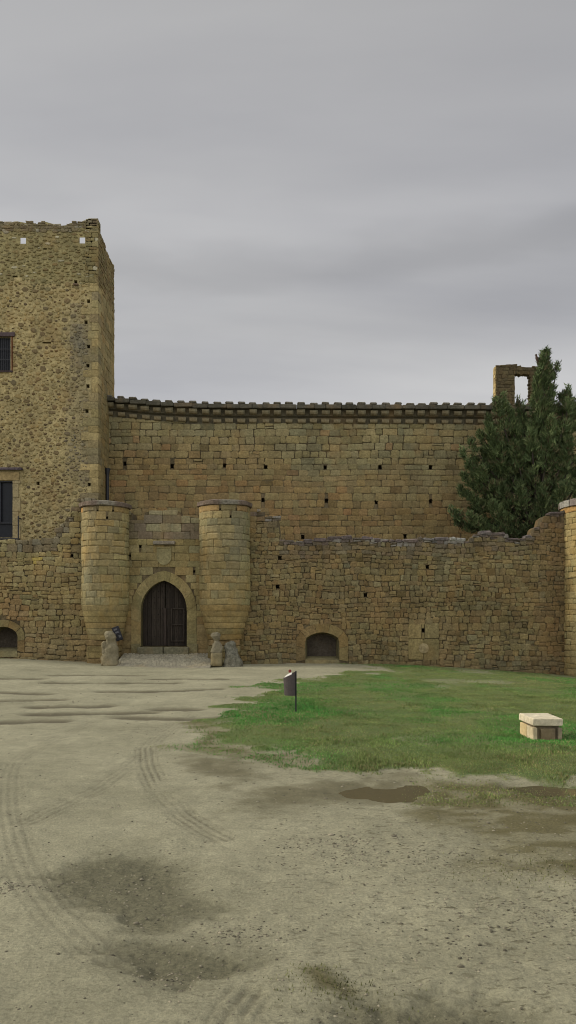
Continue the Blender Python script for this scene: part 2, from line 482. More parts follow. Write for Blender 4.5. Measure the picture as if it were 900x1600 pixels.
PUDL = []
def masks(x, y):
    wx = (fbm(x*1.1, y*1.1, 3, 5)-0.5); wy = (fbm(x*1.1+9, y*1.1+4, 4, 5)-0.5)
    sc = 0.35 + 0.05*y
    fx = fbm(x*3.5, y*3.5, 5, 3)-0.5
    X2 = x + wx*sc*2.2 + fx*0.5; Y2 = y + wy*sc*2.2 + fx*0.7
    lawn = sstep(0.35, -0.35, sdf(LAWN, X2, Y2) + 0.25*(fbm(x*4, y*4, 8, 3)-0.5)*2)
    bald = sstep(0.5, -0.4, sdf(BALD, X2, Y2))
    lawn = lawn*(1-0.95*bald)
    # thin spots in the lawn
    thin = sstep(0.56, 0.72, fbm(x*0.5, y*0.28, 21, 5))
    lawn = lawn*(1-0.6*thin)
    wet = 0*x
    for p in WET:
        wet = np.maximum(wet, sstep(0.26, -0.20, sdf(p, x + wx*0.28, y + wy*0.45) + 0.26*(fbm(x*6, y*9, 13, 4)-0.5)))
    mud = 0*x
    for p in MUD: mud = np.maximum(mud, sstep(0.4, -0.5, sdf(p, X2, Y2)))
    mud = mud*sstep(0.36, 0.56, fbm(x*0.9+3, y*0.9, 33, 5))
    moss = 0*x
    for k, p in enumerate(MOSS):
        sc2 = 1.0 if k != 3 else 0.3
        moss = np.maximum(moss, sstep(0.3*sc2, -0.4*sc2, sdf(p, x + wx*sc*1.5*sc2, y + wy*sc*1.5*sc2)))
    moss = moss*(0.55+0.45*sstep(0.34, 0.52, fbm(x*2.2, y*4.0, 41, 4)))
    # green line of weeds at the foot of the walls
    foot = sstep(0.7, 0.1, np.abs(y-37.9))*np.maximum(sstep(0.45, 0.62, fbm(x*0.8, 0.3+0*y, 51, 3))*(x < -8.3), 0)
    lawn = np.maximum(lawn, 0.9*foot)
    rut = 0*x
    for q in RUTS:
        d, o, a = pline(q, x, y)
        wdt = 0.22 + 0.6*fbm(a*0.6, 0*a, 7, 2)
        rut = np.maximum(rut, sstep(1, 0.2, d/wdt)*(0.75+0.4*fbm(a*0.9, 0*a+3, 9, 2)))
    trk = 0*x; trh = 0*x
    for q, wgt in zip(TRACKS, TRW):
        d, o, a = pline(q, x, y)
        inn = sstep(0.21, 0.15, d + 0.05*(fbm(x*5, y*5, 64, 3)-0.5))*wgt*sstep(0.22, 0.5, fbm(x*1.3+5, y*1.3, 61, 3))
        lug = 0.5 + 0.5*np.sin(a*2*math.pi/0.17 + np.abs(o)*30)
        line = 0.5 + 0.5*np.cos(o*2*math.pi/0.095)
        trk = np.maximum(trk, inn*(0.15 + 0.85*line**2*(0.45+0.55*lug))*(0.35 + 0.9*fbm(x*4.0, y*3.0, 63, 4)))
        trh = np.maximum(trh, inn*(0.3 + 0.7*line))
    return dict(lawn=lawn, wet=wet, mud=mud, moss=moss, rut=rut, trk=trk, trh=trh, bald=bald)
def ground_z(x, y, M=None):
    b = np.interp(x, GBX, GBZ)
    z = b*sstep(16, 37, y) + 0.10*(fbm(x*0.22, y*0.22, 71, 3)-0.5)*sstep(5, 14, y)
    M = M or masks(x, y)
    dirt = 1-M['lawn']
    z = z + (fbm(x*2.4, y*2.8, 72, 5)-0.5)*0.055*dirt
    z = z + (fbm(x*9, y*12, 73, 3)-0.5)*(0.016+0.016*sstep(-0.5, 1.5, x)+0.03*M['wet'])*sstep(18, 6, y)*dirt
    z = z - 0.05*M['wet'] - 0.018*M['trh'] - 0.05*M['rut']
    z = z + M['lawn']*0.05*(fbm(x*1.7, y*1.7, 74, 3))
    for (px, py) in ((GP(846, 1150)), (GP(462, 1112))):
        k = np.exp(-(((x-px)**2 + (y-py)**2)/1.0)**2); z = z*(1-k) - 0.005*k
    for (p, _), lev in zip(PUDD, PUDL):
        k = sstep(0.6, 0.05, sdf(p, x + 0.5*(fbm(x*3, y*3, 15, 3)-0.5), y + 0.5*(fbm(x*3, y*3, 16, 3)-0.5))); z = z*(1-k) + (lev-0.035)*k
    return z

for p, _ in PUDD:          # water level: a little under the lowest ground about the hollow
    a = np.array(p); c_ = a.mean(0); q = np.concatenate([c_ + (a-c_)*k for k in (0.6, 1.0, 1.4, 1.8)])
    PUDL.append(float(np.percentile(ground_z(q[:, 0], q[:, 1]), 12)))
def build_ground():
    ys = [-60, -30, -12, -5, 0, 1.5, 2.5]
    y = 3.2
    while y < 44: ys.append(y); y *= 1.0052
    while y < 900: ys.append(y); y *= 1.35
    us = list(np.linspace(-0.47, 0.47, 430)); o = 0.47; st = 0.01
    while o < 16: st *= 1.6; o += st; us = [-o] + us + [o]
    ys = np.array(ys); us = np.array(us)
    sc = np.maximum(ys, 3.2)
    xg = us[None, :]*sc[:, None]; yg = np.repeat(ys[:, None], len(us), 1)
    x = xg.ravel(); y = yg.ravel()
    M = masks(x, y); z = ground_z(x, y, M)
    nr, nc = xg.shape
    idx = np.arange(nr*nc).reshape(nr, nc)
    q = np.stack([idx[:-1, :-1], idx[:-1, 1:], idx[1:, 1:], idx[1:, :-1]], -1).reshape(-1, 4)
    return np.stack([x, y, z], 1), q, M

def dirt_mat():
    m, nt, b = new_mat('trodden_dirt')
    tc = nd(nt, 'ShaderNodeTexCoord').outputs['Object']
    A = nd(nt, 'ShaderNodeAttribute', attribute_name='MaskA'); B = nd(nt, 'ShaderNodeAttribute', attribute_name='MaskB')
    sa = nd(nt, 'ShaderNodeSeparateColor'); nt.links.new(A.outputs['Color'], sa.inputs[0])
    sb = nd(nt, 'ShaderNodeSeparateColor'); nt.links.new(B.outputs['Color'], sb.inputs[0])
    lawn, wet, mud = sa.outputs[0], sa.outputs[1], sa.outputs[2]
    moss, rut, trk = sb.outputs[0], sb.outputs[1], sb.outputs[2]
    n1, r1 = col_noise(nt, tc, 0.45, 0.0, 1.0, 6, 0.6)
    c = mixc(nt, r1.outputs[0], (0.219, 0.208, 0.134), (0.328, 0.310, 0.207))
    n2, r2 = col_noise(nt, tc, 4.5, 0.84, 1.14, 8, 0.7); c = mulcol(nt, c, r2.outputs[0])
    n3, r3 = col_noise(nt, tc, 38.0, 0.68, 1.3, 5, 0.75); c = mulcol(nt, c, r3.outputs[0])
    # shading of small clods painted in as dark stretched streaks, more of them at the right
    mp = nd(nt, 'ShaderNodeMapping'); mp.inputs['Scale'].default_value = (7.5, 17.0, 5.0); nt.links.new(tc, mp.inputs[0])
    n4 = nd(nt, 'ShaderNodeTexNoise'); n4.inputs['Scale'].default_value = 1.0; n4.inputs['Detail'].default_value = 5; n4.inputs['Roughness'].default_value = 0.65
    nt.links.new(mp.outputs[0], n4.inputs['Vector'])
    n5, r5 = col_noise(nt, tc, 0.7, 0.25, 1.0, 4, 0.6)
    sx = nd(nt, 'ShaderNodeSeparateXYZ'); nt.links.new(tc, sx.inputs[0])
    rt = maprange(nt, sx.outputs[0], -1.2, 1.2, 0.25, 1.0)
    cl = nd(nt, 'ShaderNodeMath', operation='MULTIPLY'); nt.links.new(maprange(nt, n4.outputs['Fac'], 0.56, 0.63, 0, 1), cl.inputs[0]); nt.links.new(rt, cl.inputs[1])
    cl2 = nd(nt, 'ShaderNodeMath', operation='MULTIPLY'); nt.links.new(cl.outputs[0], cl2.inputs[0]); nt.links.new(r5.outputs[0], cl2.inputs[1])
    c = mixc(nt, cl2.outputs[0], c, (0.088, 0.078, 0.046))
    n6, r6 = col_noise(nt, tc, 22.0, 0.25, 1.75, 6, 0.85)
    wetc = nd(nt, 'ShaderNodeRGB'); wetc.outputs[0].default_value = (0.120, 0.113, 0.067, 1)
    c = mixc(nt, maprange(nt, wet, 0.0, 0.9, 0, 0.82), c, mulcol(nt, wetc.outputs[0], r6.outputs[0]))
    mudc = nd(nt, 'ShaderNodeRGB'); mudc.outputs[0].default_value = (0.112, 0.100, 0.055, 1)
    c = mixc(nt, maprange(nt, mud, 0, 1, 0, 0.8), c, mulcol(nt, mudc.outputs[0], r2.outputs[0]))
    mossc = nd(nt, 'ShaderNodeRGB'); mossc.outputs[0].default_value = (0.112, 0.098, 0.044, 1)
    c = mixc(nt, maprange(nt, moss, 0, 1, 0, 0.92), c, mulcol(nt, mossc.outputs[0], r3.outputs[0]))
    c = mixc(nt, maprange(nt, rut, 0, 1, 0, 0.9), c, (0.080, 0.068, 0.042))
    c = mixc(nt, maprange(nt, trk, 0, 1, 0, 0.9), c, (0.085, 0.075, 0.048))
    n7, r7 = col_noise(nt, tc, 1.1, 0.0, 1.0, 6, 0.7)
    gr = mixc(nt, r7.outputs[0], (0.125, 0.138, 0.052), (0.085, 0.130, 0.040)); gr = mulcol(nt, gr, r3.outputs[0])
    c = mixc(nt, maprange(nt, lawn, 0.1, 0.75, 0, 1), c, gr)
    nt.links.new(c, b.inputs['Base Color'])
    rr = maprange(nt, wet, 0, 1, 0.95, 0.8); nt.links.new(rr, b.inputs['Roughness'])
    ad = nd(nt, 'ShaderNodeMath', operation='ADD'); nt.links.new(n3.outputs['Fac'], ad.inputs[0]); nt.links.new(n2.outputs['Fac'], ad.inputs[1])
    ad2 = nd(nt, 'ShaderNodeMath', operation='MULTIPLY_ADD'); nt.links.new(wet, ad2.inputs[0]); nt.links.new(n6.outputs['Fac'], ad2.inputs[1]); nt.links.new(ad.outputs[0], ad2.inputs[2])
    bump(nt, b, ad2.outputs[0], 0.8, 0.03)
    return m
gv, gq, GM = build_ground()
g = np_mesh('ground', gv, gq, dirt_mat(), attrs={'MaskA': np.stack([GM['lawn'], GM['wet'], GM['mud']], 1), 'MaskB': np.stack([GM['moss'], GM['rut'], GM['trk']], 1)}, smooth=True)
tag(g, kind='structure', label='pale trodden dirt of the castle forecourt')

# --- grass blades
def leaf_mat(name, tr=0.25):
    m, nt, b = new_mat(name)
    at = nd(nt, 'ShaderNodeAttribute', attribute_name='Col')
    nt.links.new(at.outputs['Color'], b.inputs['Base Color'])
    b.inputs['Roughness'].default_value = 0.7
    return m
M_LEAF = leaf_mat('grass_blade'); M_CROWN = leaf_mat('juniper_foliage')
def make_grass():
    N = 420000
    d = 9.5*(39.5/9.5)**RNG.random(N)
    u = RNG.uniform(-0.20, 0.46, N)
    x = u*d; y = d
    ex = RNG.integers(0, 2, N) < 1
    M = masks(x, y)
    dens = np.clip(M['lawn'], 0, 1)**0.8*(0.35+0.65*sstep(0.3, 0.6, fbm(x*1.2, y*0.9, 91, 4)))
    dens = np.maximum(dens, 0.35*M['moss'])
    keep = (RNG.random(N) < dens) & (y < 38.2)
    x, y = x[keep], y[keep]; n = len(x)
    # tufts in the bare dirt near the camera
    tx = []; 
    for cx, cy, r, k in [(*GP(500, 1525), 0.10, 80), (*GP(525, 1545), 0.16, 160), (*GP(545, 1550), 0.14, 100), (*GP(490, 1520), 0.08, 50), (*GP(840, 1358), 0.35, 200), (*GP(880, 1352), 0.3, 160), (*GP(800, 1370), 0.25, 70)]:
        t = RNG.normal(0, r, (k, 2)); tx.append(np.array([cx, cy]) + t*np.array([1.3, 0.7]))
    tx = np.concatenate(tx); near = np.concatenate([np.zeros(n, bool), np.ones(len(tx), bool)])
    x = np.concatenate([x, tx[:, 0]]); y = np.concatenate([y, tx[:, 1]]); n = len(x)
    M = masks(x, y); z = ground_z(x, y, M)
    lush = sstep(0.45, 0.7, fbm(x*0.55, y*0.35, 95, 4))
    tuft = sstep(0.62, 0.72, fbm(x*1.6, y*1.0, 96, 3))
    # lusher green by the front edge, by the bin and round the stone seat
    fx = np.exp(-((x-GP(860, 1160)[0])**2/6 + (y-14.4)**2/1.0)) + np.exp(-((x-GP(450, 1118)[0])**2/5 + (y-18.6)**2/0.8)) + np.exp(-((x-GP(400, 1120)[0])**2/2 + (y-18.6)**2/1.4))
    lush = np.clip(lush*0.8 + fx, 0, 1)
    h = (0.010 + 0.022*RNG.random(n))*(0.75 + 0.9*tuft + 0.6*lush)
    h = np.where(near, 0.008+0.018*RNG.random(n), h)
    w = (0.006 + 0.0009*y)*RNG.uniform(0.7, 1.3, n)
    a = RNG.uniform(0, 2*np.pi, n); la = RNG.uniform(0, 2*np.pi, n); lean = RNG.uniform(0.1, 0.9, n)*h
    V = np.zeros((n, 3, 3))
    V[:, 0] = np.stack([x-np.cos(a)*w/2, y-np.sin(a)*w/2, z-0.005], 1)
    V[:, 1] = np.stack([x+np.cos(a)*w/2, y+np.sin(a)*w/2, z-0.005], 1)
    V[:, 2] = np.stack([x+np.cos(la)*lean, y+np.sin(la)*lean, z+h], 1)
    g1 = np.array([0.122, 0.180, 0.048]); g2 = np.array([0.172, 0.186, 0.066]); g3 = np.array([0.062, 0.195, 0.036]); dry = np.array([0.24, 0.21, 0.095])
    t = RNG.random(n)[:, None]
    col = g1*(1-t)+g2*t
    col = col*(1-lush[:, None]) + g3*lush[:, None]
    yel = (RNG.random(n) < 0.06+0.20*sstep(0.5, 0.7, fbm(x*0.4, y*0.3, 97, 3)))[:, None]
    col = np.where(yel, dry*RNG.uniform(0.6, 1.1, (n, 1)), col)
    col = np.where(near[:, None], np.array([0.12, 0.125, 0.05])*RNG.uniform(0.7, 1.2, (n, 1)), col)
    col = col*RNG.uniform(0.7, 1.3, (n, 1))*(0.64 + 0.95*fbm(x*2.2, y*2.2, 99, 3))[:, None]
    o = np_mesh('grass', V.reshape(-1, 3), np.arange(n*3).reshape(-1, 3), M_LEAF, cols=np.repeat(col, 3, 0))
    tag(o, 'short patchy green grass of the lawn below the wall', 'grass', kind='stuff')
make_grass()

# --- pebbles and clods
def make_gravel():
    ico_t = (1+5**0.5)/2
    iv = np.array([(-1, ico_t, 0), (1, ico_t, 0), (-1, -ico_t, 0), (1, -ico_t, 0), (0, -1, ico_t), (0, 1, ico_t), (0, -1, -ico_t), (0, 1, -ico_t), (ico_t, 0, -1), (ico_t, 0, 1), (-ico_t, 0, -1), (-ico_t, 0, 1)])/1.9
    it = np.array([(0, 11, 5), (0, 5, 1), (0, 1, 7), (0, 7, 10), (0, 10, 11), (1, 5, 9), (5, 11, 4), (11, 10, 2), (10, 7, 6), (7, 1, 8), (3, 9, 4), (3, 4, 2), (3, 2, 6), (3, 6, 8), (3, 8, 9), (4, 9, 5), (2, 4, 11), (6, 2, 10), (8, 6, 7), (9, 8, 1)])
    N = 16000
    d = 3.6*(30/3.6)**RNG.random(N); u = RNG.uniform(-0.45, 0.45, N)
    x = u*d; y = d
    M = masks(x, y)
    p = 0.10 + 0.5*sstep(0.48, 0.66, fbm(x*0.8, y*0.8, 111, 4))*sstep(-1.0, 1.5, x) + 0.55*M['wet'] + 0.3*M['mud']
    keep = (RNG.random(N) < p*(1-M['lawn']))
    x, y = x[keep], y[keep]
    ex = []
    for cx, cy, r, k in [(*GP(365, 1458), 0.16, 130), (*GP(510, 1316), 0.24, 170), (*GP(560, 1335), 0.3, 120), (*GP(870, 1425), 0.25, 130), (*GP(640, 1340), 0.7, 260), (*GP(700, 1400), 0.6, 200), (*GP(800, 1450), 0.5, 160), (*GP(20, 1385), 0.16, 130), (*GP(262, 1522), 0.14, 90), (*GP(690, 1465), 0.5, 120)]:
        ex.append(np.array([cx, cy]) + RNG.normal(0, r, (k, 2))*np.array([1.2, 0.7]))
    ex = np.concatenate(ex); x = np.concatenate([x, ex[:, 0]]); y = np.concatenate([y, ex[:, 1]]); n = len(x)
    M = masks(x, y); z = ground_z(x, y, M)
    s = 0.003 + 0.007*RNG.random(n)**3 + 0.0005*y
    big = RNG.random(n) < 0.012; s = np.where(big, s*2.0, s)
    V = iv[None]*RNG.uniform(0.65, 1.3, (n, 12, 1))*s[:, None, None]*np.stack([RNG.uniform(0.8, 1.6, n), RNG.uniform(0.7, 1.2, n), RNG.uniform(0.35, 0.75, n)], 1)[:, None, :]
    V = V + np.stack([x, y, z + s*0.1], 1)[:, None, :]
    T = (it[None] + (np.arange(n)*12)[:, None, None]).reshape(-1, 3)
    c = np.array([0.24, 0.215, 0.15])*RNG.uniform(0.45, 1.25, (n, 1))
    dk = (RNG.random(n) < 0.35)[:, None]; c = np.where(dk, np.array([0.11, 0.10, 0.068])*RNG.uniform(0.7, 1.2, (n, 1)), c)
    o = np_mesh('gravel', V.reshape(-1, 3), T, M_PEB, cols=np.repeat(c, 12, 0))
    tag(o, 'loose grit and small clods strewn over the dirt', 'gravel', kind='stuff')
M_PEB = leaf_mat('grit')
make_gravel()

# --- puddles
def water_mat():
    m, nt, b = new_mat('muddy_water')
    b.inputs['Base Color'].default_value = (0.085, 0.074, 0.042, 1); b.inputs['Roughness'].default_value = 0.10
    b.inputs['Specular IOR Level'].default_value = 0.35
    tc = nd(nt, 'ShaderNodeTexCoord').outputs['Object']
    n = nd(nt, 'ShaderNodeTexNoise'); n.inputs['Scale'].default_value = 14; nt.links.new(tc, n.inputs['Vector']); bump(nt, b, n.outputs['Fac'], 0.15, 0.01)
    return m
M_WATER = water_mat()
for (poly, lab), lev in zip(PUDD, PUDL):
    cx = sum(p[0] for p in poly)/len(poly); cy = sum(p[1] for p in poly)/len(poly)
    zc = lev - 0.027
    b = MB(); pts = []
    for i in range(48):
        t = i/48*len(poly); k = int(t); f = t-k
        p = poly[k]; q = poly[(k+1) % len(poly)]
        e = 2.0 + 0.2*(mn.noise((i*0.37, cx, 0)))
        pts.append((cx + (p[0]+(q[0]-p[0])*f - cx)*e, cy + (p[1]+(q[1]-p[1])*f - cy)*e, zc))
    b.add(pts, [tuple(range(48))], (0.1, 0.1, 0.1))
    tag(b.build('puddle', M_WATER), lab, 'puddle', kind='structure')

# ================================================================== OUTER WALL (right of the gate and left of it)
YW = 38.4
def wu(px): return X(px, YW)
def wz(py): return Z(py, YW)
def wtop(pts): return interp([(wu(a), wz(b)) for a, b in pts])
top_right = wtop([(385, 797), (409, 797), (410, 806), (436, 808), (438, 830), (441, 844), (470, 847), (500, 843), (505, 842), (540, 840), (585, 841), (590, 847), (600, 843), (640, 846), (650, 843), (690, 841), (735, 844), (742, 834), (768, 833), (770, 834), (790, 834), (793, 842), (812, 842), (834, 836), (836, 822), (846, 818), (848, 808), (856, 802), (884, 800)])
def wall_cols(u, v):
    t = top_right(u) if u > -6 else 6
    c = pick([OLIVE, BROWN, OCHRE, GREYG, BROWN, shade(OLIVE, 0.85), shade(SAND, 0.85)])
    c = shade(c, 0.69)
    n = mn.noise((u*0.25, v*0.35, 3.3))
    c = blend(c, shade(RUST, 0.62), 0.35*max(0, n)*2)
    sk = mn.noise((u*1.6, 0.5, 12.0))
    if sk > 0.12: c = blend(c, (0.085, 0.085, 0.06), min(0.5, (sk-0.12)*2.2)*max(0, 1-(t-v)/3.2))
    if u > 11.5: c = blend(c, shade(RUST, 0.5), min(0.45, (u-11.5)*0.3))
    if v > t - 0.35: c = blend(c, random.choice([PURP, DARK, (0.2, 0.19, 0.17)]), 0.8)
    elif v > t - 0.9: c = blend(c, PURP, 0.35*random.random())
    # paler repaired blocks round the round loophole
    if 5.6 < u < 8.0 and v < 2.2: c = blend(c, shade(OCHRE, 0.75), 0.5)
    if v < 0.35: c = blend(c, (0.10, 0.095, 0.06), 0.45*random.random())
    if random.random() < 0.03: c = shade(c, 0.6)
    return c
def emb_profile(uc, hw, vb, vs, va): return arch_pts(uc, hw, vb, vs, va, pointed=False, n=8)
def embrasure(parent, mp, prof, out, label=None):
    mb = MB(); voussoirs(mb, mp, prof, out, lambda u, v: shade(pick([BROWN, OLIVE, OCHRE]), 0.68), w=0.018, block=0.5)
    mb.build('arch_surround', M_ASH, parent)
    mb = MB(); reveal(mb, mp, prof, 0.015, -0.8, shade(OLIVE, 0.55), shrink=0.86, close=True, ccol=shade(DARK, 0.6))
    spandrel(mb, mp, prof, -0.05, MORT)
    uc = (prof[0][0]+prof[-1][0])/2; hw = (prof[-1][0]-prof[0][0])/2; vb = prof[0][1]
    # stone floor of the opening sloping up inwards
    V = [mp(uc-hw, vb-0.02, 0.05), mp(uc+hw, vb-0.02, 0.05), mp(uc+hw*0.86, vb+0.14, -0.78), mp(uc-hw*0.86, vb+0.14, -0.78), mp(uc-hw, vb-0.3, 0.05), mp(uc+hw, vb-0.3, 0.05)]
    mb.add(V, [(0, 1, 2, 3), (4, 5, 1, 0)], shade(OLIVE, 0.75))
    mb.build('embrasure', M_ASH, parent)

mpW = plane_map(YW)
w_right = thing('outer_wall', 'low brown rubble outer wall between the right gate turret and the corner turret', 'wall', (wu(640), YW, 0))
OFF = Vector((wu(640), YW, 0))
def off_map(mp, o): return lambda u, v, w: tuple(Vector(mp(u, v, w)) - o)
mW = off_map(mpW, OFF)
emb1 = emb_profile(wu(503.5), 0.83, wz(1031), wz(998), wz(988)); emb1o = offset(emb1, 0.44, wz(1034))
holesR = [(wu(px)-0.09, wu(px)+0.09, wz(py)-0.08, wz(py)+0.1) for px, py in ((437.5, 872), (434, 917), (668, 886), (571, 930))]
cu, cv = wu(662), wz(1013)
slit = (wu(661)-0.09, wu(661)+0.09, wz(985)-0.09, wz(985)+0.09)
holesR.append(slit)
ring_e = rect_interval((wu(638), wu(686), wz(1031), wz(973)))
mb = MB()
rightU0 = wu(372)
grid_face(mb, mW, -0.05, rightU0, wu(884), -1.2, top_right, holesR + [(emb1[0][0], emb1[-1][0], emb1[0][1], max(p[1] for p in emb1), 0.01, True)], lambda u, v: shade(MORT, random.uniform(0.55, 0.85)), step=0.1)
core(mb, mW, rightU0, wu(884), -1.2, top_right, 1.1, lambda u, v: shade(MORT, 0.6), step=0.1)
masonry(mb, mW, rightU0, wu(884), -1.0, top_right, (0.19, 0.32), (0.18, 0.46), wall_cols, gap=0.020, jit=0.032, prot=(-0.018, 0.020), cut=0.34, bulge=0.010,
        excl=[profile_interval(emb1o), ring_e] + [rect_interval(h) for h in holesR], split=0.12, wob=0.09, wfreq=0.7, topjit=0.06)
for a, b, c0, c1 in ((638, 659, 998, 973), (663.5, 686, 998, 973), (659, 663.5, 998, 989), (659, 663.5, 981, 973), (638, 661.5, 1031, 998), (661.5, 686, 1031, 998)):
    stone(mb, mW, wu(a)+0.012, wu(b)-0.012, wz(c0)+0.012, wz(c1)-0.012, shade(pick([OCHRE, SAND, OLIVE]), 0.72), 0.012, jit=0.015, cut=0.15, bulge=0.008)
mb.build('masonry', M_RUB, w_right)
embrasure(w_right, mW, emb1, emb1o)
# round stone of the blocked gun loop, with four blocks about it
mb = MB()
for k in range(2): 
    r0 = 0.24
pts = [(cu+0.245*math.cos(t*math.pi/10), cv+0.245*math.sin(t*math.pi/10)) for t in range(20)]
mb.add([mW(a, b, 0.03) for a, b in pts] + [mW(cu+(a-cu)*1.0, b, -0.08) for a, b in pts] + [mW(cu, cv, 0.055)], [(i, (i+1) % 20, 20+(i+1) % 20, 20+i) for i in range(20)] + [(40, i, (i+1) % 20) for i in range(20)], shade(SAND, 0.85))
mb.build('round_stone', M_ASH, w_right)
u = wu(440)
while u < wu(880):
    L = random.uniform(0.22, 0.75); t = min(top_right(u), top_right(u+L))
    if abs(top_right(u)-top_right(u+L)) < 0.25:
        mb = MB(); h = random.uniform(0.02, 0.14)
        c = random.choice([shade(PURP, 1.2), (0.15, 0.13, 0.12), shade(PURP, 0.9), (0.19, 0.175, 0.155), DARK, PURP, PURP, (0.30, 0.29, 0.25)])
        c = shade(c, 0.8)
        mb.bbox(u-OFF.x, u+L-0.02-OFF.x, random.uniform(-0.07, -0.02), 0.6, t-0.10, t+h, 0.05, c, 0.028)
        mb.build('coping_stone', M_CAP, w_right)
    u += L

# left section
top_left = wtop([(-320, 843), (0, 843), (60, 842), (86, 838), (90, 822), (98, 818), (104, 806), (112, 795), (118, 783), (126, 778), (150, 778)])
w_left = thing('outer_wall', 'low rubble outer wall left of the gate, rising in steps to the left turret', 'wall', (wu(-60), YW, 0))
OFL = Vector((wu(-60), YW, 0)); mL = off_map(mpW, OFL)
emb2 = emb_profile(wu(5), 0.70, wz(1017), wz(990), wz(979)); emb2o = offset(emb2, 0.34, wz(1020))
def left_cols(u, v):
    c = shade(pick([OLIVE, OCHRE, SAND, OLIVE, BROWN, GREYG]), 0.82)
    if v > top_left(u) - 0.8: c = blend(c, random.choice([DARK, (0.17, 0.16, 0.13), OLIVE]), 0.6)
    if v < 1.6: c = blend(c, shade(BROWN, 0.7), 0.4)
    if wu(48) < u < wu(62) and wz(882) < v < wz(873): c = (0.36, 0.29, 0.085)
    if wu(0) < u < wu(40) and wz(970) < v < wz(935): c = blend(c, RUST, 0.45)
    return c
holesL = [(wu(112)-0.07, wu(112)+0.07, wz(868)-0.07, wz(868)+0.07)]
mb = MB()
grid_face(mb, mL, -0.05, wu(-320), wu(150), -0.6, top_left, holesL + [(emb2[0][0], emb2[-1][0], emb2[0][1], max(p[1] for p in emb2), 0.01, True)], lambda u, v: shade(MORT, random.uniform(0.45, 0.65)), step=0.1)
core(mb, mL, wu(-320), wu(150), -0.6, top_left, 1.1, lambda u, v: shade(MORT, 0.6), step=0.1)
masonry(mb, mL, wu(-320), wu(150), -0.5, top_left, (0.19, 0.33), (0.2, 0.56), left_cols, gap=0.018, jit=0.03, prot=(-0.016, 0.018), cut=0.38, bulge=0.014,
        excl=[profile_interval(emb2o)] + [rect_interval(h) for h in holesL], split=0.12, wob=0.09, wfreq=0.6, topjit=0.05)
mb.build('masonry', M_RUB, w_left)
embrasure(w_left, mL, emb2, emb2o)

# ================================================================== GATE WALL
YG = 38.7
def gu(px): return X(px, YG)
def gz(py): return Z(py, YG)
gate = thing('gate_wall', 'gate wall between the two turrets with a pointed arch and old wooden door', 'gateway', (gu(256), YG, 0))
OFG = Vector((gu(256), YG, 0)); mG = off_map(plane_map(YG), OFG)
top_gate = interp([(gu(a), gz(b)) for a, b in ((180, 798), (205, 799), (206, 812), (224, 812), (226, 799), (234, 797), (280, 797), (284, 806), (304, 806), (305, 808), (330, 808))])
door_p = arch_pts(gu(256), 36/F*YG, gz(1010), gz(953), gz(907), True, 12); door_o = offset(door_p, 0.48, gz(1013))
def gate_cols(u, v):
    c = shade(pick([OLIVE, SAND, OLIVE, OCHRE, GREYG]), 0.80)
    if v > gz(850): c = blend(c, random.choice([DARK, PURP, GREYG]), 0.62)
    if v < 1.9: c = blend(c, shade(RUST, 0.75), 0.3)
    return c
holesG = [(gu(px)-0.06, gu(px)+0.06, gz(py)-0.06, gz(py)+0.07) for px, py in ((202.5, 868), (303.5, 893), (219, 854))]
mb = MB()
grid_face(mb, mG, -0.05, gu(180), gu(330), -0.4, top_gate, holesG + [(door_p[0][0], door_p[-1][0], door_p[0][1], max(p[1] for p in door_p), 0.01, True)], lambda u, v: shade(MORT, 0.7), step=0.06)
core(mb, mG, gu(180), gu(330), -0.4, top_gate, 1.3, lambda u, v: shade(MORT, 0.6), step=0.06)
masonry(mb, mG, gu(180), gu(330), -0.3, top_gate, (0.30, 0.42), (0.4, 0.95), gate_cols, gap=0.014, jit=0.014, prot=(-0.015, 0.012), cut=0.15, bulge=0.008,
        excl=[profile_interval(door_o)] + [rect_interval(h) for h in holesG], wob=0.02, topjit=0.02)
mb.build('masonry', M_ASH, gate)
mb = MB(); voussoirs(mb, mG, door_p, door_o, lambda u, v: shade(pick([SAND, OLIVE, OLIVE]), 0.74), w=0.010, block=0.6, gap=0.008)
mb.build('arch_surround', M_ASH, gate)
mb = MB(); reveal(mb, mG, door_p, 0.012, -0.55, shade(OLIVE, 0.7)); spandrel(mb, mG, door_p, -0.05, MORT); mb.build('arch_reveal', M_ASH, gate)
# ledge and faint shield above the arch
mb = MB(); zz = gz(848.5); mb.bbox(gu(240)-OFG.x, gu(274)-OFG.x, -0.22, 0.02, zz-0.09, zz+0.09, 0.03, (0.19, 0.17, 0.13), 0.01); mb.build('ledge', M_CAP, gate)
mb = MB(); sh = []
sc_u, t_, b_ = gu(256.5), gz(855), gz(883); hw = 0.36
for i in range(13):
    a = math.pi*i/12; sh.append((sc_u - hw*math.cos(a), b_ + (0.42 - 0.42*math.sin(a))))
sh = [(sc_u-hw, t_)] + sh + [(sc_u+hw, t_)]
def sh_(k): return [(sc_u+(a-sc_u)*k, (t_+b_)/2+(b-(t_+b_)/2)*k) for a, b in sh]
n = len(sh); V = [mG(a, b, -0.03) for a, b in sh] + [mG(a, b, 0.055) for a, b in sh] + [mG(a, b, 0.055) for a, b in sh_(0.86)] + [mG(a, b, 0.03) for a, b in sh_(0.82)]
Fc = []
for k in range(3):
    for i in range(n): Fc.append((k*n+i, k*n+(i+1) % n, (k+1)*n+(i+1) % n, (k+1)*n+i))
Fc.append(tuple(range(3*n, 4*n)))
mb.add(V, Fc, shade(OLIVE, 0.95)); mb.build('shield', M_ASH, gate)
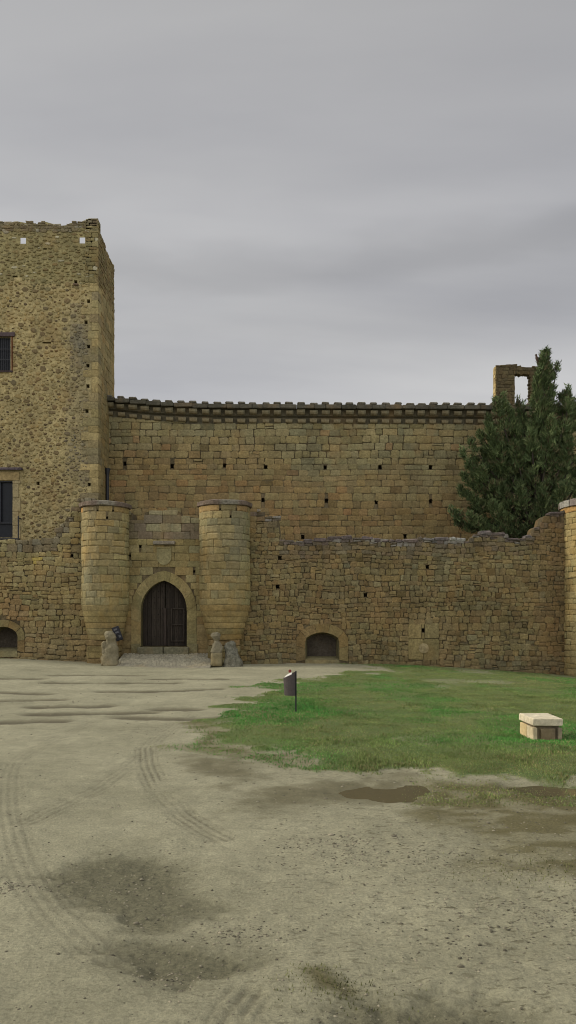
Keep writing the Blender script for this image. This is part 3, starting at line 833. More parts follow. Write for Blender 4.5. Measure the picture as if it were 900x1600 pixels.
# step under the door
mb = MB()
for k, (a, b, y0, z0, z1) in enumerate(((216, 256, -0.30, gz(1022), gz(1011)), (256.5, 296, -0.29, gz(1022), gz(1011)))):
    mb.bbox(gu(a)-OFG.x, gu(b)-OFG.x, y0, 0.9, z0-0.1, z1, 0.03, shade(GREYG, 0.6), 0.012)
for a, b in ((205, 219), (293, 309)):
    mb.bbox(gu(a)-OFG.x, gu(b)-OFG.x, -0.10, 0.02, gz(1024), gz(1006), 0.02, shade(OLIVE, 0.75), 0.012)
mb.build('doorstep', M_ASH, gate)
# door: two leaves of dark planks with nails, a wicket in the right one
def wood_mat(name, col, scale=1.0):
    m, nt, b = new_mat(name)
    tc = nd(nt, 'ShaderNodeTexCoord').outputs['Object']
    mp = nd(nt, 'ShaderNodeMapping'); mp.inputs['Scale'].default_value = (14, 14, 1.5); nt.links.new(tc, mp.inputs[0])
    n, r = col_noise(nt, mp.outputs[0], 1.0, 0.5, 1.6, 7, 0.75)
    at = nd(nt, 'ShaderNodeAttribute', attribute_name='Col')
    c = mulcol(nt, at.outputs['Color'], r.outputs[0])
    w, wr = col_noise(nt, tc, 2.2, 0, 1, 6, 0.7)
    c = mixc(nt, maprange(nt, w.outputs['Fac'], 0.55, 0.75, 0, 0.4), c, (0.06, 0.048, 0.036))
    nt.links.new(c, b.inputs['Base Color']); b.inputs['Roughness'].default_value = 0.85
    bump(nt, b, n.outputs['Fac'], 0.8, 0.01); return m
M_WOOD = wood_mat('weathered_door_wood', (0.03, 0.025, 0.02))
iv = profile_interval(door_p)
dvb = gz(1010); dva = max(p[1] for p in door_p); uc = gu(256)
def dtop(u):
    lo, hi = dvb, dva
    for _ in range(22):
        m = (lo+hi)/2; q = iv(m)
        if q and q[0] <= u <= q[1]: lo = m
        else: hi = m
    return lo
door = bpy.data.objects.new('door', None); link(door, gate)
for s in (-1, 1):
    mb = MB()
    n = 5; W = 36/F*YG - 0.03
    for k in range(n):
        a = uc + s*(0.02 + (W-0.02)*k/n); b = uc + s*(0.02 + (W-0.02)*(k+1)/n); a, b = min(a, b)+0.006, max(a, b)-0.006
        w = -0.42 + random.uniform(-0.012, 0.012)
        V = []; m = 6
        for w_ in (w, w-0.08):
            V += [mG(a, dvb+0.02, w_), mG(b, dvb+0.02, w_)] + [mG(b+(a-b)*i/m, dtop(b+(a-b)*i/m)-0.005, w_) for i in range(m+1)]
        N = m+3
        col = shade((0.030, 0.024, 0.018), random.uniform(0.7, 1.35))
        mb.add(V, [tuple(range(N)), tuple(range(2*N-1, N-1, -1))] + [(i, (i+1) % N, N+(i+1) % N, N+i) for i in range(N)], col)
        for j in range(11):
            vv = dvb + 0.18 + j*0.28
            uu = (a+b)/2
            if vv < dtop(uu)-0.12:
                p = mG(uu + random.uniform(-.02, .02), vv, w); q = mG(uu, vv, w+0.035)
                V = [tuple(Vector(p) + Vector((0.028*math.cos(t*math.pi/3), 0, 0.028*math.sin(t*math.pi/3)))) for t in range(6)] + [tuple(Vector((p[0], q[1], p[2])))]
                mb.add(V, [(t, (t+1) % 6, 6) for t in range(6)], (0.03, 0.028, 0.027))
    if s == 1:
        # frame of the wicket
        x0, x1, z0, z1 = gu(265)-OFG.x, gu(287)-OFG.x, gz(1003), gz(950)
        yy = 0.355
        for bx in ((x0, x0+0.07, z0, z1), (x1-0.07, x1, z0, z1), (x0+0.072, x1-0.072, z1-0.07, z1), (x0+0.072, x1-0.072, z0, z0+0.06), (x0+0.074, x1-0.074, (z0+z1)/2-0.03, (z0+z1)/2+0.03)):
            mb.bbox(bx[0], bx[1], yy, yy+0.09, bx[2], bx[3], 0.012, (0.042, 0.034, 0.026), 0.004)
    lf = mb.build('door_leaf', M_WOOD, door)
mb = MB(); mb.bbox(-0.07, 0.07, 0.33, 0.42, dvb+0.02, gz(950), 0.015, (0.040, 0.031, 0.025), 0.004); mb.build('centre_post', M_WOOD, door)

# ramp of pale cobbles in front of the door
mb = MB(); 
def cob_cols(): return shade((0.265, 0.245, 0.175), random.uniform(0.86, 1.12))
yA, yB, zA, zB = 36.45, 38.55, 0.02, gz(1021)
xa, xb = X(182, 37), X(331, 37)
mb.add([(xa, yA-0.5, zA-0.12), (xb, yA-0.5, zA-0.12), (xb, yA, zA-0.01), (xa, yA, zA-0.01), (xb, yB, zB-0.01), (xa, yB, zB-0.01)], [(0, 1, 2, 3), (3, 2, 4, 5)], (0.24, 0.22, 0.16))
y = yA
while y < yB-0.05:
    d = random.uniform(0.12, 0.2); x = xa
    while x < xb:
        L = random.uniform(0.14, 0.3); z = zA + (zB-zA)*(y-yA)/(yB-yA); z2 = zA + (zB-zA)*(y+d-yA)/(yB-yA)
        k = random.uniform(0.0, 0.012)
        x1 = min(x+L-0.015, xb)
        V = [(x, y, z-0.03), (x1, y, z-0.03), (x1, y+d-.015, z2-0.03), (x, y+d-.015, z2-0.03), (x+.03, y+.03, z+k), (x1-.03, y+.03, z+k), (x1-.03, y+d-.04, z2+k), (x+.03, y+d-.04, z2+k)]
        mb.add(V, [(4, 5, 6, 7), (0, 1, 5, 4), (1, 2, 6, 5), (2, 3, 7, 6), (3, 0, 4, 7)], cob_cols())
        x += L
    y += d
tag(mb.build('path', M_PALE), kind='structure', label='pale cobbled ramp up to the gate')

# ================================================================== TURRETS
def turret(px0, px1, pcap, label, seed):
    random.seed(seed)
    cyt = YW - 0.05
    yf = cyt - 0.6
    cx = X((px0+px1)/2, yf); r = (px1-px0)/2/F*yf
    t = thing('gate_turret', label, 'turret', (cx, cyt, 0), 'round turrets either side of the gate')
    zt = Z(pcap+10, cyt-r); zc = Z(945, cyt-r); z0 = Z(1000, cyt-r)
    mp = cyl_map(0, 0, r)
    hi = 2.05*r
    def cf(u, v):
        c = pick([SAND, OLIVE, SAND, OCHRE, GREYG]); c = shade(c, 0.80)
        if v > zt-0.35: c = blend(c, (0.42, 0.22, 0.07), 0.6*random.random() + (0.25 if u < 0 else 0))
        elif v > zt-0.8: c = blend(c, OCHRE, 0.4*random.random())
        k = mn.noise((u*0.8, v*0.25, seed)); c = blend(c, shade(GREYG, 0.75), 0.5*max(0, k*2))
        sk = mn.noise((u*2.4, 0.2, seed+3.0))
        if sk > 0.1: c = blend(c, (0.10, 0.095, 0.062), min(0.55, (sk-0.1)*2.4)*max(0, 1-(zt-v)/4.0))
        if u > r*0.9: c = blend(c, (0.3, 0.29, 0.13), 0.25)
        return c
    holes = [(a*r-0.05, a*r+0.05, zt-q, zt-q+0.12) for a, q in ((-0.1, 0.3), (0.55, 0.28), (0.3, 0.62))]
    mb = MB()
    grid_face(mb, mp, -0.05, -math.pi*r*0.98, math.pi*r*0.98, zc-0.1, lambda u: zt, holes, lambda u, v: shade(MORT, 0.95), step=0.25, depth=0.3, drop=0)
    masonry(mb, mp, -hi, hi, zc, lambda u: zt, (0.28, 0.4), (0.35, 0.8), cf, gap=0.011, jit=0.010, prot=(-0.007, 0.007), cut=0.14, bulge=0.004, excl=[rect_interval(h) for h in holes], wob=0.015)
    mb.build('shaft', M_TUR, t)
    # stepped corbel courses narrowing to the foot, then a plain post
    mb = MB(); n = 6; rb = 0.80
    z = zc
    for k in range(n):
        h = (zc - z0)/n
        r1 = r - (r-rb)*((k+0.25)/n)**1.1; r0 = r - (r-rb)*((k+0.9)/n)**1.1
        N = 40; V = []
        for zz, rr in ((z, r1-0.02), (z-0.05, r1), (z-h*0.55, r1-0.01), (z-h, r0)):
            V += [((rr+random.uniform(-.006, .006))*math.sin(2*math.pi*i/N), -(rr+random.uniform(-.006, .006))*math.cos(2*math.pi*i/N), zz) for i in range(N)]
        Fc = [(a*N+i, (a+1)*N+i, (a+1)*N+(i+1) % N, a*N+(i+1) % N) for a in range(3) for i in range(N)]
        c0 = shade(pick([SAND, OLIVE, OCHRE]), 0.8)
        # joints between the blocks of a course: a colour step per block
        cols = []; bl = {}
        for a in range(4):
            for i in range(N):
                q = (i + k*3)//6; bl.setdefault(q, shade(c0, random.uniform(0.8, 1.15))); cols.append(bl[q])
        mb.add(V, Fc, cols); z -= h
    mb.build('corbel_base', M_TUR, t)
    mb = MB()
    for k in range(5):
        h = (z0+0.3)/5
        mb.bbox(-0.74+random.uniform(-.04, .04), 0.74+random.uniform(-.04, .04), -0.72, 0.3, -0.3+k*h, -0.3+(k+1)*h-0.012, 0.03, shade(pick([OLIVE, BROWN]), 0.75), 0.015)
    mb.build('foot', M_RUB, t)
    # flat slab cap
    mb = MB(); N = 36; V = []; hc = 0.25
    prof = [(0.0, r+0.02), (0.03, r+0.09), (0.2, r+0.11), (hc-0.04, r+0.07), (hc, r-0.03)]
    for k, (dz, rr) in enumerate(prof):
        for i in range(N):
            a = 2*math.pi*i/N; q = rr + 0.05*mn.noise((math.sin(a)*3, math.cos(a)*3, dz*6+seed)); V.append((q*math.sin(a), -q*math.cos(a), zt+dz+0.035*mn.noise((math.sin(a)*2.5, math.cos(a)*2.5, seed+9.0))))
    cols = []
    for k in range(len(prof)):
        for i in range(N): cols.append(shade((0.17, 0.13, 0.10) if (i//4) % 3 else (0.22, 0.20, 0.155), 0.9+0.3*mn.noise((i//4, seed, 0))))
    Fc = [(a*N+i, a*N+(i+1) % N, (a+1)*N+(i+1) % N, (a+1)*N+i) for a in range(len(prof)-1) for i in range(N)] + [tuple(range((len(prof)-1)*N, len(prof)*N)), tuple(range(N-1, -1, -1))]
    mb.add(V, Fc, cols); mb.build('cap', M_CAP, t)
    return t
turret(123, 197.5, 780, 'round turret left of the gate, in front of the tall tower', 21)
turret(309.5, 390, 778, 'round turret right of the gate with orange stain under its cap', 22)
random.seed(5)

# corner turret at the right end of the outer wall
rc = 2.1; YC = 38.6
cxc = X(878, YC) + rc + 0.05
ct = thing('corner_turret', 'big round turret at the right end of the outer wall, cut by the frame', 'turret', (cxc, YC, 0))
mp = cyl_map(0, 0, rc); ztc = Z(790, YC-0.9)
def cc(u, v):
    c = shade(pick([SAND, OLIVE, OCHRE, SAND]), 0.86)
    if v > ztc-0.5: c = blend(c, (0.42, 0.23, 0.08), 0.7)
    return c
mb = MB()
grid_face(mb, mp, -0.04, -math.pi*rc*.99, math.pi*rc*.99, -1.4, lambda u: ztc, [], lambda u, v: shade(MORT, 0.9), step=0.3, drop=0)
masonry(mb, mp, -2.0*rc, 2.0*rc, -1.2, lambda u: ztc, (0.22, 0.36), (0.3, 0.65), cc, gap=0.018, jit=0.016, prot=(-0.015, 0.02), cut=0.25, bulge=0.012, wob=0.03)
mb.build('shaft', M_TUR, ct)
mb = MB()
for i in range(26):
    a = 2*math.pi*i/26; V = []
    zj = random.uniform(-0.02, 0.05); c = random.choice([(0.24, 0.22, 0.18), (0.20, 0.165, 0.14), (0.28, 0.265, 0.225)])
    for zz in (ztc, ztc+0.28+zj):
        for rr in (rc-0.6, rc+0.10+random.uniform(-.02, .02)):
            for aa in (a+0.012, a+2*math.pi/26-0.012): V.append((rr*math.sin(aa), -rr*math.cos(aa), zz))
    mb.add(V, [(0, 1, 3, 2), (4, 6, 7, 5), (2, 3, 7, 6), (0, 4, 5, 1), (0, 2, 6, 4), (1, 5, 7, 3)], c)
mb.build('cap', M_CAP, ct)

# ================================================================== INNER CURTAIN WALL
YI = 46.1
def iu(px): return X(px, YI)
def iz(py): return Z(py, YI)
IU0, IU1 = iu(160), 21.0
top_in = interp([(IU0, iz(649)), (iu(200), iz(653)), (iu(240), iz(657)), (iu(330), iz(661)), (iu(760), iz(663)), (IU1, iz(664))])
inner = thing('curtain_wall', 'tall inner curtain wall of square ashlar with a corbelled cornice and small square holes', 'wall', (iu(470), YI, 0))
OFI = Vector((iu(470), YI, 0)); mI = off_map(plane_map(YI), OFI)
HO = [(195, 724), (269, 728), (351, 727), (415, 730), (411, 781), (473, 839), (508, 730), (594, 730), (673, 730), (510, 782), (588, 784), (673, 783), (633, 838), (740, 729), (745, 783)]
holesI = [(iu(a)-0.10, iu(a)+0.10, iz(b)-0.13, iz(b)+0.12) for a, b in HO]
zmid = iz(735)
def inner_cols(u, v):
    low = 1 / (1 + math.exp(-((zmid + 1.6*mn.noise((u*0.18, v*0.3, 1.0)) + (0.9 if u < 0 else -0.6)) - v)*2.2))
    hi_c = pick([GREYG, OLIVE, GREYG, SAND, (0.235, 0.215, 0.14), OLIVE])
    lo_c = pick([OCHRE, BROWN, OCHRE, shade(OLIVE, 1.05), RUST])
    c = blend(hi_c, lo_c, low*0.85)
    c = shade(c, 0.80)
    if random.random() < 0.03: c = blend(c, RUST, 0.5)
    if random.random() < 0.05: c = shade(c, 0.72)
    return c
mb = MB()
grid_face(mb, mI, -0.05, IU0, IU1, 0.0, top_in, holesI, lambda u, v: shade(MORT, 0.9) if v < zmid + 1.2*mn.noise((u*0.2, 0, 5)) else shade(MORT, 0.55), depth=0.7, step=1.0)
core(mb, mI, IU0, IU1, 0.0, top_in, 1.6, lambda u, v: MORT)
EX = [rect_interval(h) for h in holesI]
masonry(mb, mI, IU0, IU1, 4.0, lambda u: min(zmid+0.4, top_in(u)), (0.30, 0.46), (0.4, 0.85), inner_cols, gap=0.012, jit=0.028, prot=(-0.012, 0.010), cut=0.3, bulge=0.012, excl=EX, wob=0.05, skip=0.0)
masonry(mb, mI, IU0, IU1, zmid+0.33, top_in, (0.37, 0.47), (0.42, 0.85), inner_cols, gap=0.028, jit=0.03, prot=(-0.03, 0.025), cut=0.3, bulge=0.018, excl=EX, wob=0.05, split=0.04)
mb.build('masonry', M_ASH, inner)
# cornice: two rows of corbels, a slab, and cap stones on it
PIT = 0.70
ncol = int((IU1 - IU0 - 0.3)/PIT)
def corbel_mesh(nm, w, d, h):
    mb = MB(); V = []
    prof = [(0.02, 0), (-d*0.45, 0.02), (-d*0.8, h*0.22), (-d, h*0.5), (-d, h), (0.02, h)]
    for sx in (-w/2, w/2): V += [(sx, y, z) for y, z in prof]
    n = len(prof)
    mb.add(V, [tuple(range(n)), tuple(range(2*n-1, n-1, -1))] + [(i, n+i, n+(i+1) % n, (i+1) % n) for i in range(n)], (0.170, 0.150, 0.092))
    o = mb.build(nm, M_ASH, inner); return o
cor_lo = corbel_mesh('corbel', 0.42, 0.16, 0.24); cor_hi = corbel_mesh('corbel', 0.44, 0.34, 0.28)
mb = MB(); mb.bbox(-0.21, 0.21, -0.48, 0.45, 0, 0.16, 0.05, (0.105, 0.095, 0.07), 0.012); cap0 = mb.build('cap_stone', M_CAP, inner)
first = True
for k in range(ncol):
    u = IU0 + 0.45 + k*PIT; t = top_in(u)
    for src, dz in ((cor_lo, 0.03), (cor_hi, 0.46), (cap0, 1.02)):
        o = src if first else src.copy()
        if not first: link(o, inner)
        o.location = (u - OFI.x + random.uniform(-0.035, 0.035), random.uniform(-0.02, 0.02), t + dz + random.uniform(-0.02, 0.02) - 0.03)
        o.scale = (random.uniform(0.9, 1.12), random.uniform(0.92, 1.08), random.uniform(0.9, 1.08))
        o.rotation_euler = (0, random.uniform(-0.03, 0.03), random.uniform(-0.04, 0.04))
    first = False
mb = MB(); u = IU0
def slab_c(): return shade(random.choice([(0.085, 0.078, 0.056), (0.10, 0.09, 0.065), (0.075, 0.07, 0.05)]), random.uniform(0.8, 1.2))
while u < IU1:
    L = random.uniform(0.6, 1.1); e = min(u+L-0.015, IU1); t = (top_in(u)+top_in(e))/2
    mb.bbox(u-OFI.x, e-OFI.x, -0.50+random.uniform(-.02, .02), 0.9, t+0.76, t+1.0, 0.03, slab_c(), 0.015)
    u += L
# rear of the gaps between the corbels, coloured dark for the shadow there
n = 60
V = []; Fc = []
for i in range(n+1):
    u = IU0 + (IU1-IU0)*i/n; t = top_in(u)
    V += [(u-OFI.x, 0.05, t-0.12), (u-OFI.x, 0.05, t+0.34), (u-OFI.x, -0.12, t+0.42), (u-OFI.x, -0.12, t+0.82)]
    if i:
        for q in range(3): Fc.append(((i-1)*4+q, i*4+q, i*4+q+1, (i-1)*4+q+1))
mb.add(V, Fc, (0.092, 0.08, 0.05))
mb.build('cornice', M_ASH, inner)

# ================================================================== TOWER
YT = 43.5
def tu(px): return X(px, YT)
def tz(py): return Z(py, YT)
XT = tu(153.5)
tower = thing('castle_tower', 'tall rubble stone tower with broken top and barred window at left', 'tower', (XT, YT, 0))
OFT = Vector((XT, YT, 0)); mT = off_map(plane_map(YT), OFT); mTs = off_map(side_map(XT), OFT)
TU0 = tu(-240)
tp = [(-240, 345), (-120, 349), (-40, 345), (0, 347), (15, 346), (24, 343), (40, 346), (50, 345), (58, 349), (70, 344), (84, 348), (100, 351), (112, 345), (120, 347), (126, 345), (130, 342), (136, 342), (138, 339), (153.5, 339)]
top_t = interp([(tu(a), tz(b)) for a, b in tp])
def yside(px): return -XT*F/(450-px)
ps = [(153.5, 339), (157, 360), (161, 374), (164, 381), (168, 393), (172, 404), (176, 411), (178.6, 418)]
top_s = interp([(yside(a), EYE + (HOR-b)/F*yside(a)) for a, b in ps])
YTB = yside(178.8)
deck = tz(430)
win1 = (tu(-19), tu(18.5), tz(579), tz(526)); win2 = (tu(-19), tu(19.5), tz(840), tz(751))
thr = [(tu(a)-0.15, tu(a)+0.15, tz(b)-0.15, tz(b)+0.17, 0.7, True) for a, b in ((36, 376), (128.5, 375.5))]
put = [(tu(a)-0.09, tu(a)+0.09, tz(b)-0.10, tz(b)+0.10) for a, b in ((138, 470), (134, 503), (138, 541), (137, 571), (137, 603), (135.5, 642), (139, 757), (118, 440), (59, 755))]
slots = [(tu(73)-0.25, tu(73)+0.22, tz(535)-0.05, tz(535)+0.05), (tu(23)-0.14, tu(23)+0.14, tz(431.5)-0.05, tz(431.5)+0.05), (tu(70)-0.1, tu(70)+0.1, tz(388.5)-0.04, tz(388.5)+0.05)]
TH = thr + put + slots
zc_t = tz(447)
def stain(u, v):
    px = 450 + u*F/YT; py = HOR - (v-EYE)*F/YT
    c = 120 + 6*mn.noise((0.3, v*0.4, 2))*2
    s = max(0, 1-((px-c)/22)**2) if 470 < py < 800 else 0
    return s*min(1, (py-470)/60)*0.85*(0.65+0.8*mn.noise((u*0.8, v*0.5, 4)))
TMORT = (0.385, 0.315, 0.153)
def zb(u): return zc_t + 0.7*mn.noise((u*0.7, 2.0, 1))
def tow_mort(u, v):
    if v > zb(u): c = shade((0.27, 0.23, 0.108), 0.9+0.3*mn.noise((u*0.6, v*0.6, 8)))
    else: c = shade(TMORT, 0.86 + 0.2*mn.noise((u*0.5, v*0.5, 8)))
    return blend(c, (0.15, 0.14, 0.105), stain(u, v))
def tow_stone(u, v):
    if v > zb(u):
        c = shade(pick([OLIVE, OLIVE, GREYG, (0.215, 0.18, 0.085), BROWN, SAND]), 0.72)
        if random.random() < 0.08: c = (0.36, 0.33, 0.22)
        if v > top_t(u)-0.6: c = blend(c, DARK, 0.5)
    else:
        r = random.random()
        if r < 0.30: c = shade(pick([BROWN, DARK, (0.16, 0.115, 0.06)]), 0.68)
        elif r < 0.5: c = shade(pick([OCHRE, OLIVE]), 0.85)
        else: c = shade(pick([(0.36, 0.285, 0.145), SAND, (0.30, 0.24, 0.12)]), 0.80)
    return blend(c, shade((0.16, 0.15, 0.12), random.uniform(0.7, 1.3)), stain(u, v))
mb = MB()
grid_face(mb, mT, -0.04, TU0, XT-0.04, 2.0, top_t, TH + [(*win1, 0.35), (*win2, 0.35)], tow_mort, step=0.22, depth=0.5)
# subdivide colour: band of upper masonry and quoins
exT = [rect_interval(h) for h in TH] + [rect_interval((win1[0]-0.05, win1[1]+0.12, win1[2]-0.05, win1[3]+0.25)), rect_interval((win2[0]-0.05, win2[1]+0.42, win2[2]-0.05, win2[3]+0.2))]
masonry(mb, mT, TU0, XT, tz(362), top_t, (0.13, 0.22), (0.16, 0.45), tow_stone, gap=0.03, jit=0.022, prot=(-0.025, 0.02), cut=0.4, bulge=0.02, excl=exT, split=0.1, wob=0.05, topjit=0.10)
masonry(mb, mT, XT-0.75, XT, zc_t, lambda u: tz(360), (0.16, 0.3), (0.25, 0.5), tow_stone, gap=0.02, jit=0.02, prot=(-0.02, 0.015), cut=0.35, bulge=0.015, excl=exT, wob=0.04)
# quoins
v = 3.0; k = 0
while v < zc_t - 0.1:
    h = random.uniform(0.34, 0.48); L = (0.55 if k % 2 else 0.92) + random.uniform(-.1, .1)
    c = shade(pick([SAND, OCHRE, OLIVE]), 0.80)
    c = blend(c, random.choice([(0.15, 0.14, 0.10), TMORT]), 0.55*random.random())
    e = min(v+h-0.015, zc_t)
    if not any(hh[0] < XT-0.1 and hh[1] > XT-L and hh[2] < e and hh[3] > v for hh in put):
        stone(mb, mT, XT-L, XT, v, e, c, 0.012, jit=0.015, cut=0.15, bulge=0.006)
    else:
        stone(mb, mT, XT-0.36, XT, v, e, c, 0.012, jit=0.015, cut=0.15, bulge=0.006)
    stone(mb, mTs, YT, YT+(0.92 if k % 2 else 0.55), v, e, c, 0.012, jit=0.015, cut=0.15, bulge=0.006)
    v += h; k += 1
# field stones bedded in the mortar
cell = {}
def free(u, v, r):
    i, j = int(u/0.5), int(v/0.5)
    for a in range(i-1, i+2):
        for b in range(j-1, j+2):
            for (x, y, q, p) in cell.get((a, b), ()):
                if ((u-x)/(r+q))**2 + ((v-y)/((r*0.7+p)))**2 < 1.0: return False
    return True
def rubble(n, rmin, rmax, vlo=None, vhi=None, flat=1.0):
    for _ in range(n):
        u = random.uniform(TU0 if random.random() < 0.1 else tu(-25), XT-0.62); v = random.uniform(vlo or tz(850), (vhi or zc_t+0.4)-0.02)
        r = random.uniform(rmin, rmax)
        if any(h[0]-r < u < h[1]+r and h[2]-r < v < h[3]+r for h in TH + [win1, win2]): continue
        if win2[0] < u < win2[1]+0.55 and win2[2]-0.3 < v < win2[3]+0.75: continue
        if not free(u, v, r): continue
        asp = random.uniform(0.5, 0.85)*flat
        cell.setdefault((int(u/0.5), int(v/0.5)), []).append((u, v, r*1.0, r*asp))
        m = random.choice([5, 6, 7, 8]); ph = random.random()*6.28
        ring = []
        for i in range(m):
            a = ph + 2*math.pi*i/m; k = random.uniform(0.66, 1.16); ring.append((u + r*k*math.cos(a), v + r*asp*k*math.sin(a)))
        c = tow_stone(u, v); w = random.uniform(-0.015, 0.022)
        if r > 0.13 and v < zc_t: c = blend(c, shade(TMORT, 0.62), 0.3)
        V = [mT(a, b, -0.07) for a, b in ring] + [mT(u+(a-u)*0.93, v+(b-v)*0.93, w-0.012) for a, b in ring] + [mT(u+(a-u)*0.6, v+(b-v)*0.6, w+0.008) for a, b in ring]
        Fc = []
        for i in range(m):
            j = (i+1) % m; Fc += [(i, j, m+j, m+i), (m+i, m+j, 2*m+j, 2*m+i)]
        Fc.append(tuple(range(2*m, 3*m)))
        mb.add(V, Fc, c)
rubble(1500, 0.13, 0.23); rubble(5200, 0.07, 0.13); rubble(5000, 0.035, 0.07)
rubble(1400, 0.14, 0.24, zc_t+0.1, tz(360), 0.62); rubble(2500, 0.07, 0.13, zc_t+0.1, tz(360), 0.7)
# side face
def side_cols(u, v): return shade(pick([SAND, OCHRE, OLIVE, SAND]), 0.7) if v < zc_t else shade(pick([OLIVE, BROWN, SAND]), 0.62)
grid_face(mb, mTs, -0.04, YT+0.04, YTB, 2.0, top_s, [], lambda u, v: shade(SAND, 0.72), step=0.5)
masonry(mb, mTs, YT+0.5, YTB, 3.0, lambda u: min(zc_t, top_s(u)), (0.34, 0.46), (0.4, 0.8), side_cols, gap=0.014, jit=0.012, prot=(-0.01, 0.012), cut=0.2, bulge=0.008, wob=0.02)
masonry(mb, mTs, YT, YTB, zc_t, top_s, (0.16, 0.28), (0.2, 0.5), side_cols, gap=0.02, jit=0.018, prot=(-0.015, 0.015), cut=0.35, bulge=0.012, wob=0.03, topjit=0.05)
# parapets' inner faces, deck, back and far side
core(mb, mT, TU0, XT-0.04, deck, top_t, 0.66, lambda u, v: shade(OLIVE, 0.6), w=-0.04, step=0.22)
mB = lambda u, v, w: mT(u, v, w-0.70)
core(mb, mTs, YT+0.04, YTB, deck, top_s, 0.66, lambda u, v: shade(OLIVE, 0.7), w=-0.04, step=0.3)
x0, x1 = TU0-XT, -0.05; y0, y1 = 0.05, YTB-YT
mb.add([(x0, y0+.64, deck), (x1-.64, y0+.64, deck), (x1-.64, y1, deck), (x0, y1, deck), (x0, y1, 2), (x1, y1, 2), (x1, y1, deck), (x0, y0, 2), (x0, y0, deck)], [(0, 1, 2, 3), (4, 5, 6, 3), (7, 4, 3, 8)], shade(OLIVE, 0.7))
# the through holes need an open back: rebuild the parapet's inner face with the same holes
tw = mb.build('masonry', M_TOW, tower)
me = tw.data
# remove the inner-face quads that would close the through holes
import bmesh
bm = bmesh.new(); bm.from_mesh(me)
kill = []
for f in bm.faces:
    c = f.calc_center_median()
    if abs(c.y - 0.70) < 0.012 and abs(f.normal.y) > 0.9:
        us = [q.co.x + XT for q in f.verts]
        for h in thr:
            if min(us) < h[1]+0.07 and max(us) > h[0]-0.28: kill.append(f)
bmesh.ops.delete(bm, geom=list(set(kill)), context='FACES'); bm.to_mesh(me); bm.free()
def lx(px): return tu(px) - XT
# barred window
wf = bpy.data.objects.new('window', None); link(wf, tower)
tag(wf, label='upper window behind a black iron grille')
mb = MB(); z1 = tz(526); mb.bbox(lx(-26), lx(23.5), -0.07, 0.25, z1, tz(519.5), 0.02, (0.075, 0.055, 0.055), 0.012)
mb.build('lintel', M_WOOD, wf)
mb = MB(); mb.bbox(lx(18.2), lx(19.6), -0.05, 0.25, tz(579), z1-0.004, 0.01, (0.13, 0.05, 0.02), 0.004); mb.bbox(lx(16.2), lx(18.1), 0.02, 0.3, tz(579), z1-0.004, 0.01, (0.35, 0.28, 0.16), 0.004)
mb.bbox(lx(-26), lx(19.6), -0.06, 0.25, tz(581.5), tz(579.2), 0.01, (0.05, 0.035, 0.035), 0.006)
mb.build('frame', M_WOOD, wf)
mb = MB(); mb.box(lx(-19), lx(18), 0.26, 0.28, tz(579), z1, (0.03, 0.03, 0.03)); mb.build('pane', M_GLASS, wf)
mb = MB()
for i in range(11):
    a = lx(-17 + i*3.2); mb.box(a-0.014, a+0.014, 0.05, 0.078, tz(578.5), z1, (0.02, 0.02, 0.02))
for b in (545, 561): mb.box(lx(-19), lx(16), 0.04, 0.05, tz(b)-0.018, tz(b)+0.018, (0.02, 0.02, 0.02))
mb.build('grille', M_IRON, wf)
# tall lower window
wd = bpy.data.objects.new('window', None); link(wd, tower)
tag(wd, label='tall lower window with dark glass under a stone ledge')
mb = MB(); mb.bbox(lx(-30), lx(35.5), -0.22, 0.05, tz(735), tz(731.5), 0.02, (0.10, 0.08, 0.085), 0.01); mb.build('ledge', M_CAP, wd)
mb = MB()
mb.bbox(lx(17.8), lx(19.4), 0.1, 0.3, tz(839), tz(751), 0.01, (0.02, 0.02, 0.02)); mb.bbox(lx(-19), lx(17.7), 0.1, 0.3, tz(753), tz(751), 0.01, (0.02, 0.02, 0.02)); mb.bbox(lx(-19), lx(17.7), 0.1, 0.3, tz(818), tz(816), 0.01, (0.02, 0.02, 0.02))
mb.bbox(lx(-2), lx(0), 0.1, 0.3, tz(815.7), tz(753.3), 0.01, (0.02, 0.02, 0.02))
mb.build('frame', M_IRON, wd)
mb = MB(); mb.box(lx(-19), lx(17.9), 0.27, 0.29, tz(840), tz(751), (0.03, 0.03, 0.03)); mb.build('pane', M_GLASS, wd)
mb = MB()
z = tz(845)
for i, (b0, b1) in enumerate(((842, 822), (821.6, 800), (799.6, 778), (777.6, 756), (755.6, 750.8))):
    mb.bbox(lx(19.8), lx(27 + (2 if i % 2 else 5)), -0.03, 0.1, tz(b0), tz(b1), 0.012, shade(SAND, 0.95), 0.006)
mb.bbox(lx(-26), lx(30), -0.03, 0.1, tz(750.5), tz(737), 0.015, shade(OCHRE, 1.05), 0.008)
mb.build('jamb', M_ASH, wd)
mb = MB(); mb.bbox(lx(32.3), lx(34), -0.5, -0.44, tz(842), tz(808), 0.01, (0.05, 0.02, 0.015)); mb.bbox(lx(-30), lx(34), -0.5, -0.3, tz(844.5), tz(842.2), 0.01, (0.04, 0.03, 0.025))
mb.bbox(lx(32.5), lx(33.8), -0.44, 0.0, tz(812), tz(810), 0.008, (0.05, 0.02, 0.015))
mb.build('balcony_post', M_IRON, wd)
